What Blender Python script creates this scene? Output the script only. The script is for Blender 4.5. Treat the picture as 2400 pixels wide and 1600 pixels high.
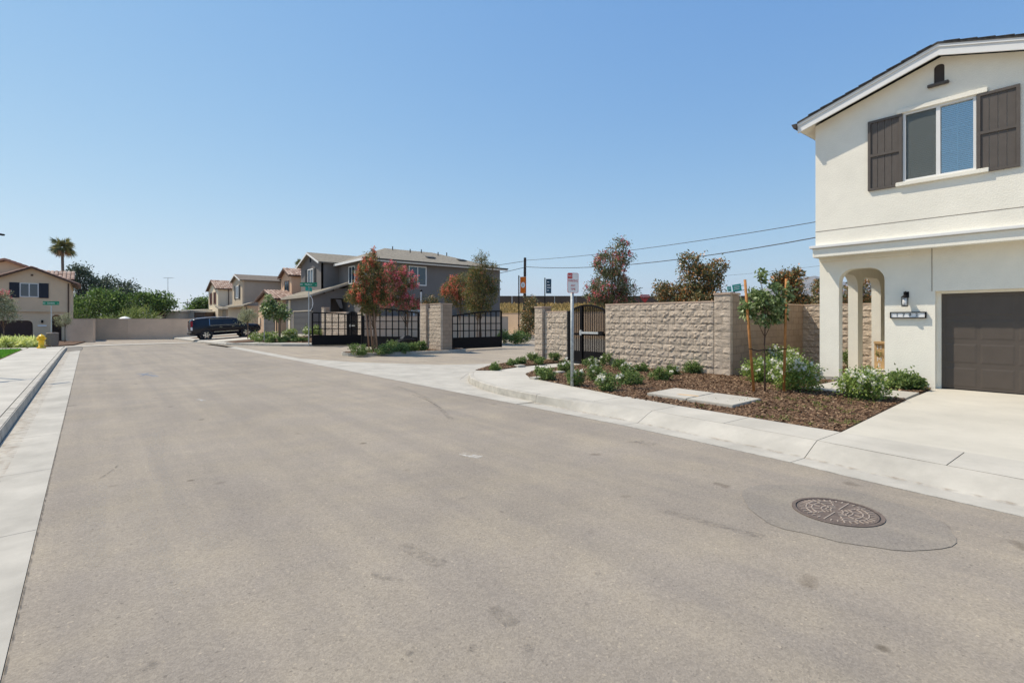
import bpy, bmesh, math, random
import numpy as np
from mathutils import Vector, Matrix, geometry
R = math.radians
rng = np.random.default_rng(7); random.seed(7)
for o in list(bpy.data.objects): bpy.data.objects.remove(o)
scene = bpy.context.scene
C = scene.collection

# ------------------------------------------------------------------ camera
CAM_H = 1.72; FOC = 1214.0; YAW = math.atan((1200 - 212) / FOC)
cd = bpy.data.cameras.new('camera'); cam = bpy.data.objects.new('camera', cd); C.objects.link(cam)
cam.location = (0, 0, CAM_H); cam.rotation_euler = (R(90), 0, -YAW)
cd.sensor_width = 36; cd.lens = 36 * FOC / 2400; cd.shift_y = -50 / 2400
cd.clip_start = 0.05; cd.clip_end = 20000
scene.camera = cam
# ------------------------------------------------------------------ sky, sun, exposure
SUN_EL, SUN_AZ = R(56), math.atan2(-0.54, 0.84)      # azimuth measured from +Y towards +X
world = bpy.data.worlds.new('World'); scene.world = world; world.use_nodes = True
wn = world.node_tree.nodes; wl = world.node_tree.links
sky = wn.new('ShaderNodeTexSky'); sky.sky_type = 'NISHITA'; sky.sun_disc = False
sky.sun_elevation = SUN_EL; sky.sun_rotation = SUN_AZ
sky.altitude = 0; sky.air_density = 0.6; sky.dust_density = 0.0; sky.ozone_density = 3.0
# soft film-like shoulder on the sky radiance, the same in every direction
def wmath(op, a, b=None):
    n = wn.new('ShaderNodeMath'); n.operation = op
    for i, v in enumerate((a, b)):
        if v is None: continue
        if isinstance(v, (int, float)): n.inputs[i].default_value = v
        else: wl.new(v, n.inputs[i])
    return n.outputs[0]
wsep = wn.new('ShaderNodeSeparateColor'); wcom = wn.new('ShaderNodeCombineColor'); wl.new(sky.outputs[0], wsep.inputs[0])
for ch, (k, gm) in enumerate([(2.75, 1.06), (2.30, .84), (2.04, .5)]):
    e = wmath('MULTIPLY', wmath('POWER', wmath('MULTIPLY', wsep.outputs[ch], .1), gm), -k)
    wl.new(wmath('MULTIPLY', wmath('SUBTRACT', 1.0, wmath('EXPONENT', e)), 10.0), wcom.inputs[ch])
wn['Background'].inputs[1].default_value = 0.1
wl.new(wcom.outputs[0], wn['Background'].inputs[0])
sd = bpy.data.lights.new('sun', 'SUN'); sd.energy = 4.9; sd.angle = R(0.53); sd.color = (1.0, 0.90, 0.76)
sun = bpy.data.objects.new('sun', sd); C.objects.link(sun)
sdir = Vector((math.sin(SUN_AZ) * math.cos(SUN_EL), math.cos(SUN_AZ) * math.cos(SUN_EL), math.sin(SUN_EL)))
sun.rotation_euler = (-sdir).to_track_quat('-Z', 'Y').to_euler(); sun.location = (0, 0, 40)
scene.view_settings.view_transform = 'Standard'; scene.view_settings.look = 'None'
scene.view_settings.exposure = 0.12; scene.view_settings.gamma = 1

# ------------------------------------------------------------------ helpers
def dep(x, d, y=None):
    """pixel column (and row) of the photograph at forward distance d -> world point"""
    u = (x - 1200) / FOC
    p = (d * (math.sin(YAW) + u * math.cos(YAW)), d * (math.cos(YAW) - u * math.sin(YAW)))
    return p if y is None else p + (CAM_H + (750 - y) / FOC * d,)
def zr(y):                                   # street level: flat, then falling gently away
    return 0.0 if y < 36 else -0.0125 * (min(y, 90) - 36)
def yard(x, y):                              # lots on the right rise towards the houses
    return zr(y) + 0.15 + 0.063 * max(0, min(x, 14.6) - 7.5)

class MB:
    def __init__(s): s.v = []; s.f = []
    def add(s, vs, fs):
        b = len(s.v); s.v += [tuple(p) for p in vs]; s.f += [tuple(i + b for i in f) for f in fs]; return s
    def box(s, x0, x1, y0, y1, z0, z1):
        return s.add([(x0,y0,z0),(x1,y0,z0),(x1,y1,z0),(x0,y1,z0),(x0,y0,z1),(x1,y0,z1),(x1,y1,z1),(x0,y1,z1)],
              [(0,3,2,1),(4,5,6,7),(0,1,5,4),(1,2,6,5),(2,3,7,6),(3,0,4,7)])
    def hexa(s, p):                          # 8 points: bottom loop then top loop
        return s.add(p, [(0,3,2,1),(4,5,6,7),(0,1,5,4),(1,2,6,5),(2,3,7,6),(3,0,4,7)])
    def bar(s, a, b, w, h=None, up=(0,0,1)):
        a = Vector(a); b = Vector(b); h = h or w; d = (b - a).normalized(); u = Vector(up)
        if abs(d.dot(u)) > .95: u = Vector((1,0,0))
        r = d.cross(u).normalized() * w / 2; t = r.cross(d).normalized() * h / 2
        return s.hexa([a-r-t, a+r-t, a+r+t, a-r+t, b-r-t, b+r-t, b+r+t, b-r+t])
    def tube(s, pts, rad, n=8, cap=True):
        pts = [Vector(p) for p in pts]; m = len(pts)
        rad = rad if isinstance(rad, (list, tuple)) else [rad] * m
        rings = []; ref = Vector((0.13, 0.31, 0.94))
        for i, p in enumerate(pts):
            d = (pts[min(i+1, m-1)] - pts[max(i-1, 0)]).normalized()
            if abs(d.dot(ref)) > .97: ref = Vector((0.9, 0.2, 0.1))
            a = d.cross(ref).normalized(); b = d.cross(a)
            rings.append([p + (a * math.cos(2*math.pi*k/n) + b * math.sin(2*math.pi*k/n)) * rad[i] for k in range(n)])
        fs = [(i*n+k, i*n+(k+1) % n, (i+1)*n+(k+1) % n, (i+1)*n+k) for i in range(m-1) for k in range(n)]
        if cap: fs += [tuple(range(n))[::-1], tuple(range((m-1)*n, m*n))]
        return s.add([q for r in rings for q in r], fs)
    def lathe(s, c, prof, n=16):             # prof: (radius, z)
        c = Vector(c); vs = [(c.x + r*math.cos(2*math.pi*k/n), c.y + r*math.sin(2*math.pi*k/n), c.z + z) for r, z in prof for k in range(n)]
        m = len(prof); fs = [(i*n+k, i*n+(k+1) % n, (i+1)*n+(k+1) % n, (i+1)*n+k) for i in range(m-1) for k in range(n)]
        fs += [tuple(range(n))[::-1], tuple(range((m-1)*n, m*n))]
        return s.add(vs, fs)
    def prism(s, poly, z0, z1):              # z0/z1 number or list per vertex; poly counter-clockwise
        n = len(poly); g = lambda z, i: z[i] if isinstance(z, (list, tuple)) else z
        tri = geometry.tessellate_polygon([[Vector((p[0], p[1], 0)) for p in poly]])
        vs = [(p[0], p[1], g(z0, i)) for i, p in enumerate(poly)] + [(p[0], p[1], g(z1, i)) for i, p in enumerate(poly)]
        fs = []
        for t in tri:
            a, b, c = t
            cr = (poly[b][0]-poly[a][0])*(poly[c][1]-poly[a][1])-(poly[b][1]-poly[a][1])*(poly[c][0]-poly[a][0])
            if cr < 0: a, c = c, a
            fs += [(a+n, b+n, c+n), (c, b, a)]
        fs += [(i, (i+1) % n, n+(i+1) % n, n+i) for i in range(n)]
        return s.add(vs, fs)
    def holed(s, outer, holes, fmap, thick):  # wall sheet with openings; fmap(u,v,w)
        loops = [outer] + holes
        tri = geometry.tessellate_polygon([[Vector((p[0], p[1], 0)) for p in l] for l in loops])
        flat = [p for l in loops for p in l]; n = len(flat)
        vs = [fmap(p[0], p[1], 0) for p in flat] + [fmap(p[0], p[1], thick) for p in flat]
        fs = [tuple(t) for t in tri] + [tuple(i+n for i in t)[::-1] for t in tri]; b = 0
        for l in loops:
            m = len(l); fs += [(b+i, b+(i+1) % m, n+b+(i+1) % m, n+b+i) for i in range(m)]; b += m
        return s.add(vs, fs)

def fastmesh(name, V, nper):                 # V: (n, nper, 3) separate polygons
    n = V.shape[0]; me = bpy.data.meshes.new(name)
    me.vertices.add(n*nper); me.vertices.foreach_set('co', V.astype(np.float32).ravel())
    me.loops.add(n*nper); me.loops.foreach_set('vertex_index', np.arange(n*nper, dtype=np.int32))
    me.polygons.add(n); me.polygons.foreach_set('loop_start', np.arange(0, n*nper, nper, dtype=np.int32))
    me.polygons.foreach_set('loop_total', np.full(n, nper, dtype=np.int32))
    me.update(calc_edges=True); return me

def wloc(o):
    l = Vector((0,0,0))
    while o: l += o.location; o = o.parent
    return l
def link(name, me, m, parent=None, loc=None):
    if m is not None:
        me.materials.clear(); me.materials.append(MAT[m] if isinstance(m, str) else m)
    o = bpy.data.objects.new(name, me); C.objects.link(o); o.parent = parent
    if loc is not None: o.location = loc
    return o
def obj(name, mb, m, parent=None, smooth=False, bevel=0, fix=True):
    """world-space shape -> one mesh object (under parent, whose own frame is unrotated)"""
    me = bpy.data.meshes.new(name)
    off = wloc(parent) if parent else None
    if off is None:
        a = np.array(mb.v); off = Vector(((a[:,0].min()+a[:,0].max())/2, (a[:,1].min()+a[:,1].max())/2, a[:,2].min()))
        loc = off
    else: loc = None
    me.from_pydata([tuple(Vector(p) - off) for p in mb.v], [], mb.f)
    if fix or bevel:
        bm = bmesh.new(); bm.from_mesh(me)
        if bevel:
            bmesh.ops.remove_doubles(bm, verts=bm.verts, dist=1e-5)
            bmesh.ops.bevel(bm, geom=[e for e in bm.edges if len(e.link_faces) == 2 and e.calc_face_angle(0) > .5], offset=bevel, segments=2, affect='EDGES')
        bmesh.ops.recalc_face_normals(bm, faces=bm.faces); bm.to_mesh(me); bm.free()
    if smooth: me.shade_smooth()
    return link(name, me, m, parent, loc)
def lab(o, label, cat, group=None):
    o['label'] = label; o['category'] = cat
    if group: o['group'] = group
    return o
def thing(name, label, cat, loc, group=None):
    o = bpy.data.objects.new(name, None); C.objects.link(o); o.location = loc; o.empty_display_size = .2
    return lab(o, label, cat, group)
def struct(name, mb, m, **k):
    o = obj(name, mb, m, **k); o['kind'] = 'structure'; return o
def text(name, s, size, m, parent, origin, right, up, depth=0.004, align='CENTER', sx=1.0):
    cu = bpy.data.curves.new('t', 'FONT'); cu.body = s; cu.size = size; cu.align_x = align; cu.align_y = 'CENTER'; cu.extrude = depth; cu.resolution_u = 2
    t = bpy.data.objects.new('t', cu); me = bpy.data.meshes.new_from_object(t); bpy.data.objects.remove(t); bpy.data.curves.remove(cu)
    r = Vector(right).normalized(); u = Vector(up).normalized(); n = r.cross(u)
    M = Matrix(((r.x*sx,u.x,n.x,0),(r.y*sx,u.y,n.y,0),(r.z*sx,u.z,n.z,0),(0,0,0,1)))
    me.transform(M); me.name = name
    return link(name, me, m, parent, Vector(origin) - wloc(parent))
def copy_tree(o, parent=None, loc=None):
    c = o.copy(); C.objects.link(c); c.parent = parent
    if loc is not None: c.location = loc
    for ch in list(o.children): copy_tree(ch, c)
    return c

# ------------------------------------------------------------------ materials
MAT = {}; LEAF = 2.2
def mat(name, col, rough=.85, var=.12, scale=3.0, col2=None, bump=0.0, bscale=60.0, metal=0.0, spec=.3, island=0.0, objrand=0.0, transl=0.0, ramp=None, detail=6, emit=None):
    m = bpy.data.materials.new(name); m.use_nodes = True; nt = m.node_tree; N = nt.nodes; L = nt.links
    b = N['Principled BSDF']; b.inputs['Roughness'].default_value = rough; b.inputs['Metallic'].default_value = metal
    b.inputs['Specular IOR Level'].default_value = spec
    geo = N.new('ShaderNodeNewGeometry')
    no = N.new('ShaderNodeTexNoise'); no.inputs['Scale'].default_value = scale; no.inputs['Detail'].default_value = detail; no.inputs['Roughness'].default_value = .65
    L.new(geo.outputs['Position'], no.inputs['Vector'])
    mix = N.new('ShaderNodeMix'); mix.data_type = 'RGBA'
    c = Vector(col[:3]); c2 = Vector(col2[:3]) if col2 else c * (1 + 2*var)
    c1 = c if col2 else c * (1 - 2*var)
    mp = N.new('ShaderNodeMapRange'); mp.inputs[1].default_value = .3; mp.inputs[2].default_value = .7
    L.new(no.outputs['Fac'], mp.inputs[0]); L.new(mp.outputs[0], mix.inputs['Factor'])
    mix.inputs['A'].default_value = (*c1, 1); mix.inputs['B'].default_value = (*[min(x, 1) for x in c2], 1)
    out = mix.outputs['Result']
    if ramp:
        cr = N.new('ShaderNodeValToRGB'); L.new(geo.outputs['Random Per Island'], cr.inputs[0])
        e = cr.color_ramp.elements
        while len(e) < len(ramp): e.new(.5)
        f_ = LEAF if name.startswith('leaf') else 1.0
        for i, (p, q) in enumerate(ramp): e[i].position = p; e[i].color = (*[min(1, v*f_) for v in q], 1)
        out = cr.outputs[0]
    if island or objrand:
        hs = N.new('ShaderNodeHueSaturation'); mr = N.new('ShaderNodeMapRange')
        if objrand:
            oi = N.new('ShaderNodeObjectInfo'); L.new(oi.outputs['Random'], mr.inputs[0]); k = objrand
        else: L.new(geo.outputs['Random Per Island'], mr.inputs[0]); k = island
        mr.inputs[3].default_value = 1-k; mr.inputs[4].default_value = 1+k
        L.new(mr.outputs[0], hs.inputs['Value']); L.new(out, hs.inputs['Color']); out = hs.outputs[0]
    L.new(out, b.inputs['Base Color'])
    if bump:
        nb = N.new('ShaderNodeTexNoise'); nb.inputs['Scale'].default_value = bscale; nb.inputs['Detail'].default_value = 4
        L.new(geo.outputs['Position'], nb.inputs['Vector'])
        bp = N.new('ShaderNodeBump'); bp.inputs['Strength'].default_value = bump; bp.inputs['Distance'].default_value = .02
        L.new(nb.outputs['Fac'], bp.inputs['Height']); L.new(bp.outputs[0], b.inputs['Normal'])
    if transl:
        tr = N.new('ShaderNodeBsdfTranslucent'); L.new(out, tr.inputs[0]); ms = N.new('ShaderNodeMixShader'); ms.inputs[0].default_value = transl*1.5
        L.new(b.outputs[0], ms.inputs[1]); L.new(tr.outputs[0], ms.inputs[2]); L.new(ms.outputs[0], N['Material Output'].inputs[0])
    if emit: b.inputs['Emission Color'].default_value = (*col[:3], 1); b.inputs['Emission Strength'].default_value = emit
    MAT[name] = m; return m

def asphalt_mat(name, base, stains):
    m = mat(name, base, .9, .06, .35, spec=.2); nt = m.node_tree; N = nt.nodes; L = nt.links; b = N['Principled BSDF']
    src = b.inputs['Base Color'].links[0].from_socket; geo = next(n for n in N if n.bl_idname == 'ShaderNodeNewGeometry')
    def mul(src, tex_out, lo, hi, a, bcol):
        mr = N.new('ShaderNodeMapRange'); mr.inputs[1].default_value = lo; mr.inputs[2].default_value = hi; L.new(tex_out, mr.inputs[0])
        mx = N.new('ShaderNodeMix'); mx.data_type = 'RGBA'; mx.blend_type = 'MULTIPLY'; mx.inputs['Factor'].default_value = 1
        cm = N.new('ShaderNodeMix'); cm.data_type = 'RGBA'; cm.inputs['A'].default_value = (*a, 1); cm.inputs['B'].default_value = (*bcol, 1)
        L.new(mr.outputs[0], cm.inputs['Factor']); L.new(src, mx.inputs['A']); L.new(cm.outputs['Result'], mx.inputs['B']); return mx.outputs['Result']
    def noise(scale, det=3, vec=None, rgh=.6):
        n = N.new('ShaderNodeTexNoise'); n.inputs['Scale'].default_value = scale; n.inputs['Detail'].default_value = det; n.inputs['Roughness'].default_value = rgh
        L.new(vec or geo.outputs['Position'], n.inputs['Vector']); return n.outputs['Fac']
    agg = N.new('ShaderNodeTexVoronoi'); agg.inputs['Scale'].default_value = 75; L.new(geo.outputs['Position'], agg.inputs['Vector'])
    sep = N.new('ShaderNodeSeparateColor'); L.new(agg.outputs['Color'], sep.inputs[0])
    src = mul(src, sep.outputs[0], 0, 1, (.88,.88,.875), (1.12,1.12,1.11))          # aggregate
    src = mul(src, noise(140, 2), .3, .7, (.91,.91,.91), (1.09,1.09,1.09))
    src = mul(src, sep.outputs[1], .988, .992, (1,1,1), (1.25,1.23,1.18))          # pale stones
    src = mul(src, sep.outputs[2], .988, .992, (1,1,1), (.75,.75,.75))
    src = mul(src, noise(1.3, 5), .4, .66, (.94,.94,.95), (1.05,1.04,1.0))
    mpn = N.new('ShaderNodeMapping'); mpn.inputs['Scale'].default_value = (2.2, .10, 1); L.new(geo.outputs['Position'], mpn.inputs['Vector'])
    src = mul(src, noise(1.0, 4, mpn.outputs[0]), .38, .62, (.93,.93,.94), (1.06,1.05,1.03))   # wheel polish along the lane
    if stains:
        src = mul(src, noise(2.3, 2, None, .4), .71, .77, (1,1,1), (.72,.7,.68))   # oil drips
        v = N.new('ShaderNodeTexVoronoi'); v.inputs['Scale'].default_value = .9; v.inputs['Randomness'].default_value = 1; L.new(geo.outputs['Position'], v.inputs['Vector'])
        src = mul(src, v.outputs['Distance'], .035, .05, (.6,.58,.55), (1,1,1))
    L.new(src, b.inputs['Base Color'])
    bp = N.new('ShaderNodeBump'); bp.inputs['Strength'].default_value = .55; bp.inputs['Distance'].default_value = .008
    L.new(noise(90, 4), bp.inputs['Height']); L.new(bp.outputs[0], b.inputs['Normal'])

asphalt_mat('asphalt', (.286,.250,.204), True)
asphalt_mat('asphalt_lane', (.33,.285,.225), True)
asphalt_mat('asphalt_patch', (.254,.226,.190), False)
asphalt_mat('asphalt_far', (.32,.275,.22), False)
mat('concrete', (.455,.425,.36), .9, .07, .9, bump=.12, bscale=120, objrand=.035)
mat('concrete_gutter', (.415,.388,.330), .9, .09, 1.3, bump=.12, bscale=120, objrand=.03)
mat('concrete_drive', (.50,.465,.385), .9, .06, .7, bump=.1, bscale=120)
mat('concrete_curb', (.42,.39,.33), .9, .12, 4, bump=.15, bscale=90)
asphalt_mat('seam', (.17,.15,.125), False)
mat('joint', (.20,.18,.15), .95, .1, 5)
mat('soil', (.13,.076,.045), .98, .25, 3, bump=.8, bscale=40)
mat('mulch', (.16,.085,.045), .95, ramp=[(0,(.085,.047,.026)),(.5,(.165,.095,.052)),(.88,(.26,.165,.095)),(1,(.42,.30,.18))])
mat('dirt', (.30,.235,.16), .98, .15, .05, bump=.3, bscale=6)
mat('grass_dry', (.36,.25,.10), .95, .25, .12, col2=(.24,.20,.075))
mat('stucco_white', (.86,.815,.695), .92, .035, .9, bump=.33, bscale=38)
mat('stucco_gray', (.185,.168,.155), .92, .04, .5, bump=.3, bscale=30)
mat('stucco_tan', (.62,.43,.28), .92, .04, .5, bump=.3, bscale=30)
mat('stucco_beige', (.56,.46,.33), .92, .04, .5, bump=.3, bscale=30)
mat('stucco_greige', (.41,.355,.28), .92, .04, .5, bump=.3, bscale=30)
mat('stucco_cream', (.74,.63,.46), .92, .04, .5, bump=.3, bscale=30)
mat('stucco_left', (.72,.54,.355), .92, .04, .5, bump=.3, bscale=30)
mat('white_paint', (.78,.77,.73), .6, .02, 3)
mat('taupe', (.105,.089,.076), .6, .05, 6)
mat('taupe_dark', (.055,.043,.036), .6, .05, 6)
mat('garage_taupe', (.092,.074,.060), .55, .03, 3, spec=.35)
mat('garage_brown', (.055,.028,.022), .6, .05, 3)
mat('garage_gray', (.085,.082,.082), .6, .04, 3)
mat('shutter_navy', (.018,.022,.034), .6, .05, 3)
mat('shutter_red', (.16,.060,.042), .6, .05, 3)
mat('shutter_gray', (.055,.055,.052), .6, .05, 3)
mat('shingle', (.06,.056,.052), .95, .25, 14, bump=.4, bscale=40)
mat('shingle_tan', (.245,.215,.165), .95, .2, 5, bump=.4, bscale=20)
mat('shingle_brown', (.17,.14,.11), .95, .2, 5, bump=.4, bscale=20)
mat('tile_red', (.36,.20,.14), .85, ramp=[(0,(.25,.125,.085)),(.5,(.38,.215,.15)),(1,(.48,.30,.21))])
mat('tile_pink', (.40,.28,.21), .85, ramp=[(0,(.25,.15,.11)),(.5,(.42,.29,.22)),(1,(.55,.42,.33))])
mat('brown_trim', (.10,.055,.035), .6, .08, 6)
mat('brown_metal', (.085,.045,.030), .45, .05, 6)
mat('black_metal', (.006,.005,.0055), .6, .1, 8, spec=.15)
mat('black_plastic', (.018,.018,.020), .5, .1, 8)
mat('galv', (.50,.52,.52), .42, .1, 12, metal=.75)
mat('galv_post', (.40,.42,.41), .6, .12, 12, metal=.2)
mat('steel', (.62,.62,.60), .35, .05, 12, metal=.6)
mat('sign_white', (.80,.80,.78), .5, .02, 4)
mat('sign_red', (.55,.035,.03), .5, .03, 4)
mat('sign_green', (.012,.22,.115), .5, .03, 4)
mat('sign_teal', (.03,.42,.32), .5, .05, 4)
mat('ink', (.02,.02,.022), .6, 0, 4)
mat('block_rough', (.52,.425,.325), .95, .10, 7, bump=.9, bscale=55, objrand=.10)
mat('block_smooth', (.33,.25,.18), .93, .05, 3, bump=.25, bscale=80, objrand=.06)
mat('block_cap', (.50,.375,.28), .93, .06, 3, bump=.2, bscale=80, objrand=.06)
mat('mortar', (.22,.17,.125), .98, .08, 5, bump=.4, bscale=60)
mat('wall_tan', (.66,.49,.345), .95, .05, .8, bump=.2, bscale=20, objrand=.05)
mat('wood_stake', (.40,.175,.052), .75, .12, 9)
mat('stake_brown', (.34,.20,.12), .85, .12, 9)
mat('wood_pale', (.60,.40,.20), .7, .1, 9)
mat('bark', (.20,.135,.09), .95, .2, 9, bump=.5, bscale=40)
mat('bark_dark', (.10,.065,.045), .95, .2, 9, bump=.5, bscale=40)
mat('rubber', (.015,.014,.013), .8, .05, 6)
mat('yellow_paint', (.92,.56,.02), .4, .05, 4, spec=.5)
mat('pebble', (.235,.19,.155), .9, .2, 40, bump=.3, bscale=70)
mat('iron', (.155,.12,.098), .7, .15, 14, metal=.2, bump=.3, bscale=60)
mat('iron_bright', (.40,.325,.26), .55, .1, 14, metal=.2)
mat('orange_cloth', (.75,.17,.015), .8, .04, 3)
mat('blue_cloth', (.035,.085,.13), .8, .04, 3)
mat('pole_dark', (.045,.032,.026), .85, .2, 4)
mat('wire', (.05,.05,.055), .6, 0, 4)
mat('blind', (.62,.66,.68), .6, .02, 4)
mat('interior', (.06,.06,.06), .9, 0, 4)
mat('curtain', (.17,.20,.21), .9, .05, 4)
mat('car_paint', (.006,.006,.012), .25, 0, 4, spec=.4)
mat('car_glass', (.006,.008,.012), .06, 0, 4, spec=.6)
mat('chrome', (.65,.65,.66), .18, 0, 4, metal=1)
mat('tail_red', (.30,.01,.01), .25, 0, 4)
mat('rock', (.22,.19,.15), .95, .2, .004)
mat('brown_wall', (.105,.075,.058), .95, .12, .08)
mat('leaf_rose', (.05,.11,.025), .5, ramp=[(0,(.030,.054,.014)),(.5,(.070,.108,.028)),(1,(.140,.170,.060))], transl=.25)
mat('leaf_rose2', (.07,.14,.03), .5, ramp=[(0,(.045,.075,.016)),(.5,(.105,.150,.034)),(1,(.21,.25,.07))], transl=.25)
mat('petal_white', (.93,.90,.80), .6, .02, 20, transl=.33)
mat('petal_pink', (.70,.11,.15), .6, ramp=[(0,(.60,.08,.11)),(.5,(.80,.19,.22)),(1,(.90,.40,.40))], transl=.25)
mat('petal_coral', (.60,.16,.09), .6, ramp=[(0,(.52,.09,.05)),(.5,(.78,.20,.12)),(1,(.88,.36,.24))], transl=.25)
mat('leaf_myrtle', (.06,.07,.02), .5, ramp=[(0,(.028,.036,.013)),(.5,(.070,.078,.024)),(.85,(.135,.110,.038)),(1,(.22,.105,.040))], transl=.25)
mat('leaf_myrtle_dark', (.05,.06,.03), .5, ramp=[(0,(0.034,0.044,0.023)),(.6,(0.081,0.096,0.044)),(.92,(0.143,0.130,0.065)),(1,(0.338,0.104,0.065))], transl=.2)
mat('leaf_magnolia', (.05,.05,.02), .4, ramp=[(0,(.026,.034,.014)),(.5,(.070,.080,.030)),(.8,(.14,.10,.042)),(1,(.30,.14,.052))], transl=.1, spec=.5)
mat('leaf_rust', (.10,.05,.02), .5, ramp=[(0,(0.072,0.044,0.018)),(.5,(0.221,0.098,0.034)),(1,(0.442,0.176,0.052))], transl=.15)
mat('leaf_oak', (.06,.09,.03), .45, ramp=[(0,(.028,.046,.014)),(.5,(.075,.108,.034)),(.85,(.14,.18,.07)),(1,(.26,.28,.15))], transl=.2, spec=.5)
mat('leaf_euc', (.03,.045,.03), .55, ramp=[(0,(.018,.026,.017)),(.6,(.034,.050,.030)),(1,(.075,.095,.06))], transl=.15)
mat('leaf_green', (.07,.13,.03), .5, ramp=[(0,(.016,.032,.008)),(.5,(.048,.084,.018)),(1,(.115,.165,.040))], transl=.25)
mat('leaf_palmclump', (.1,.13,.04), .5, ramp=[(0,(.04,.06,.014)),(.5,(.095,.125,.034)),(1,(.18,.20,.07))], transl=.25)
mat('leaf_olive', (.13,.14,.08), .55, ramp=[(0,(.06,.065,.035)),(.5,(.14,.145,.08)),(1,(.26,.27,.17))], transl=.2)
mat('leaf_palm', (.09,.09,.03), .5, ramp=[(0,(.035,.040,.014)),(.6,(.09,.095,.032)),(1,(.19,.165,.07))], transl=.15)
mat('leaf_deadpalm', (.20,.12,.06), .8, ramp=[(0,(.10,.055,.028)),(1,(.30,.19,.10))])
mat('leaf_yellow', (.35,.36,.10), .5, ramp=[(0,(.13,.17,.04)),(.5,(.34,.36,.11)),(1,(.58,.56,.24))], transl=.25)
mat('leaf_grass', (.06,.16,.015), .5, ramp=[(0,(.03,.09,.01)),(1,(.09,.22,.02))], transl=.3)
mat('weed', (.20,.24,.06), .5, ramp=[(0,(.08,.12,.03)),(1,(.34,.36,.10))], transl=.3)
mat('flower_core', (.7,.5,.1), .6, 0, 4)

def glass_mat(name, tint, ior=1.5, base=.0):
    m = bpy.data.materials.new(name); m.use_nodes = True; N = m.node_tree.nodes; L = m.node_tree.links
    N.remove(N['Principled BSDF']); tr = N.new('ShaderNodeBsdfTransparent'); tr.inputs[0].default_value = (*tint, 1)
    gl = N.new('ShaderNodeBsdfGlossy'); gl.inputs['Roughness'].default_value = .02
    fr = N.new('ShaderNodeFresnel'); fr.inputs[0].default_value = ior; ms = N.new('ShaderNodeMixShader')
    ad = N.new('ShaderNodeMath'); ad.operation = 'ADD'; ad.inputs[1].default_value = base; ad.use_clamp = True
    L.new(fr.outputs[0], ad.inputs[0]); L.new(ad.outputs[0], ms.inputs[0]); L.new(tr.outputs[0], ms.inputs[1]); L.new(gl.outputs[0], ms.inputs[2]); L.new(ms.outputs[0], N['Material Output'].inputs[0])
    MAT[name] = m
glass_mat('glass', (.72,.92,1.0), 1.5, .30)
m_ = mat('screen', (.15,.165,.15), .7, .02, 4); N_ = m_.node_tree.nodes; t_ = N_.new('ShaderNodeBsdfTransparent'); x_ = N_.new('ShaderNodeMixShader'); x_.inputs[0].default_value = .52
m_.node_tree.links.new(t_.outputs[0], x_.inputs[1]); m_.node_tree.links.new(N_['Principled BSDF'].outputs[0], x_.inputs[2]); m_.node_tree.links.new(x_.outputs[0], N_['Material Output'].inputs[0])
mat('glass_far', (.02,.045,.07), .06, 0, 4, spec=.8)

# ================================================================== GROUND, STREET, KERBS
def sheet(name, xs, ys, zf, m):
    mb = MB(); mb.v = [(x, y, zf(x, y)) for y in ys for x in xs]; n = len(xs)
    mb.f = [(j*n+i, j*n+i+1, (j+1)*n+i+1, (j+1)*n+i) for j in range(len(ys)-1) for i in range(n-1)]
    return struct(name, mb, m, fix=False)
sheet('ground', [-2400,-600,-100,-20,-1.2,8,20,45,150,600,9400], [-2400,-300,-20,0,20,36,50,70,90,200,800,9400], lambda x, y: zr(y) - .12, 'dirt')

EY = [-14, -6, -2, .68, 1.9, 2.79, 3.93, 5.51, 7, 10.85, 17.8, 41.3, 95]
EX = [5.5, 5.95, 6.15, 6.32, 6.43, 6.57, 6.66, 6.75, 6.75, 6.76, 6.77, 6.72, 6.7]
def edge(y): return float(np.interp(y, EY, EX))
def ledge(y): return float(np.interp(y, [-14, 3.4, 42], [-.31, -.33, -.46]))
# asphalt of the street
ys = list(np.arange(-14, 47.1, .5)); mb = MB()
for i, y in enumerate(ys): mb.v += [(ledge(y), y, zr(y)), (2.0, y, zr(y)+.004), (4.5, y, zr(y)+.004), (edge(y), y, zr(y))]
mb.f = [(4*i+k, 4*i+k+1, 4*i+4+k+1, 4*i+4+k) for i in range(len(ys)-1) for k in range(3)]
struct('road', mb, 'asphalt', fix=False)
sheet('cross_street', [-30, -1.0, 7.6], [46.0, 52, 60, 72, 95], lambda x, y: zr(y) - .02, 'asphalt_far')
mb = MB()                                            # concrete ribbon across the end of the street
for (a, b) in [((-3.2, 45.2), (0.6, 48.2)), ((0.6, 48.2), (4.0, 49.6)), ((4.0, 49.6), (7.4, 50.2))]:
    w = 2.2; mb.add([(a[0], a[1], zr(a[1])+.008), (b[0], b[1], zr(b[1])+.008), (b[0], b[1]+w, zr(b[1]+w)+.012), (a[0], a[1]+w, zr(a[1]+w)+.012)], [(0,1,2,3)])
struct('cross_gutter', mb, 'concrete', fix=False)
# gate entrance lane and the street behind the gates
sheet('gate_lane', [7.28, 12, 20, 45], [9.5, 14, 22, 30, 36, 60], lambda x, y: zr(y) - .008, 'asphalt_lane')
lp = [g for g in [(7.29,10.4),(7.7,11.4),(8.3,12.6),(9.3,13.7),(10.6,14.6),(12.5,15.1),(12.8,16.1),(10.4,17.2),(8.4,20.5),(7.3,24)]]
struct('corner_apron', MB().prism(lp, -.05, .003), 'concrete_gutter')

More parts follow.
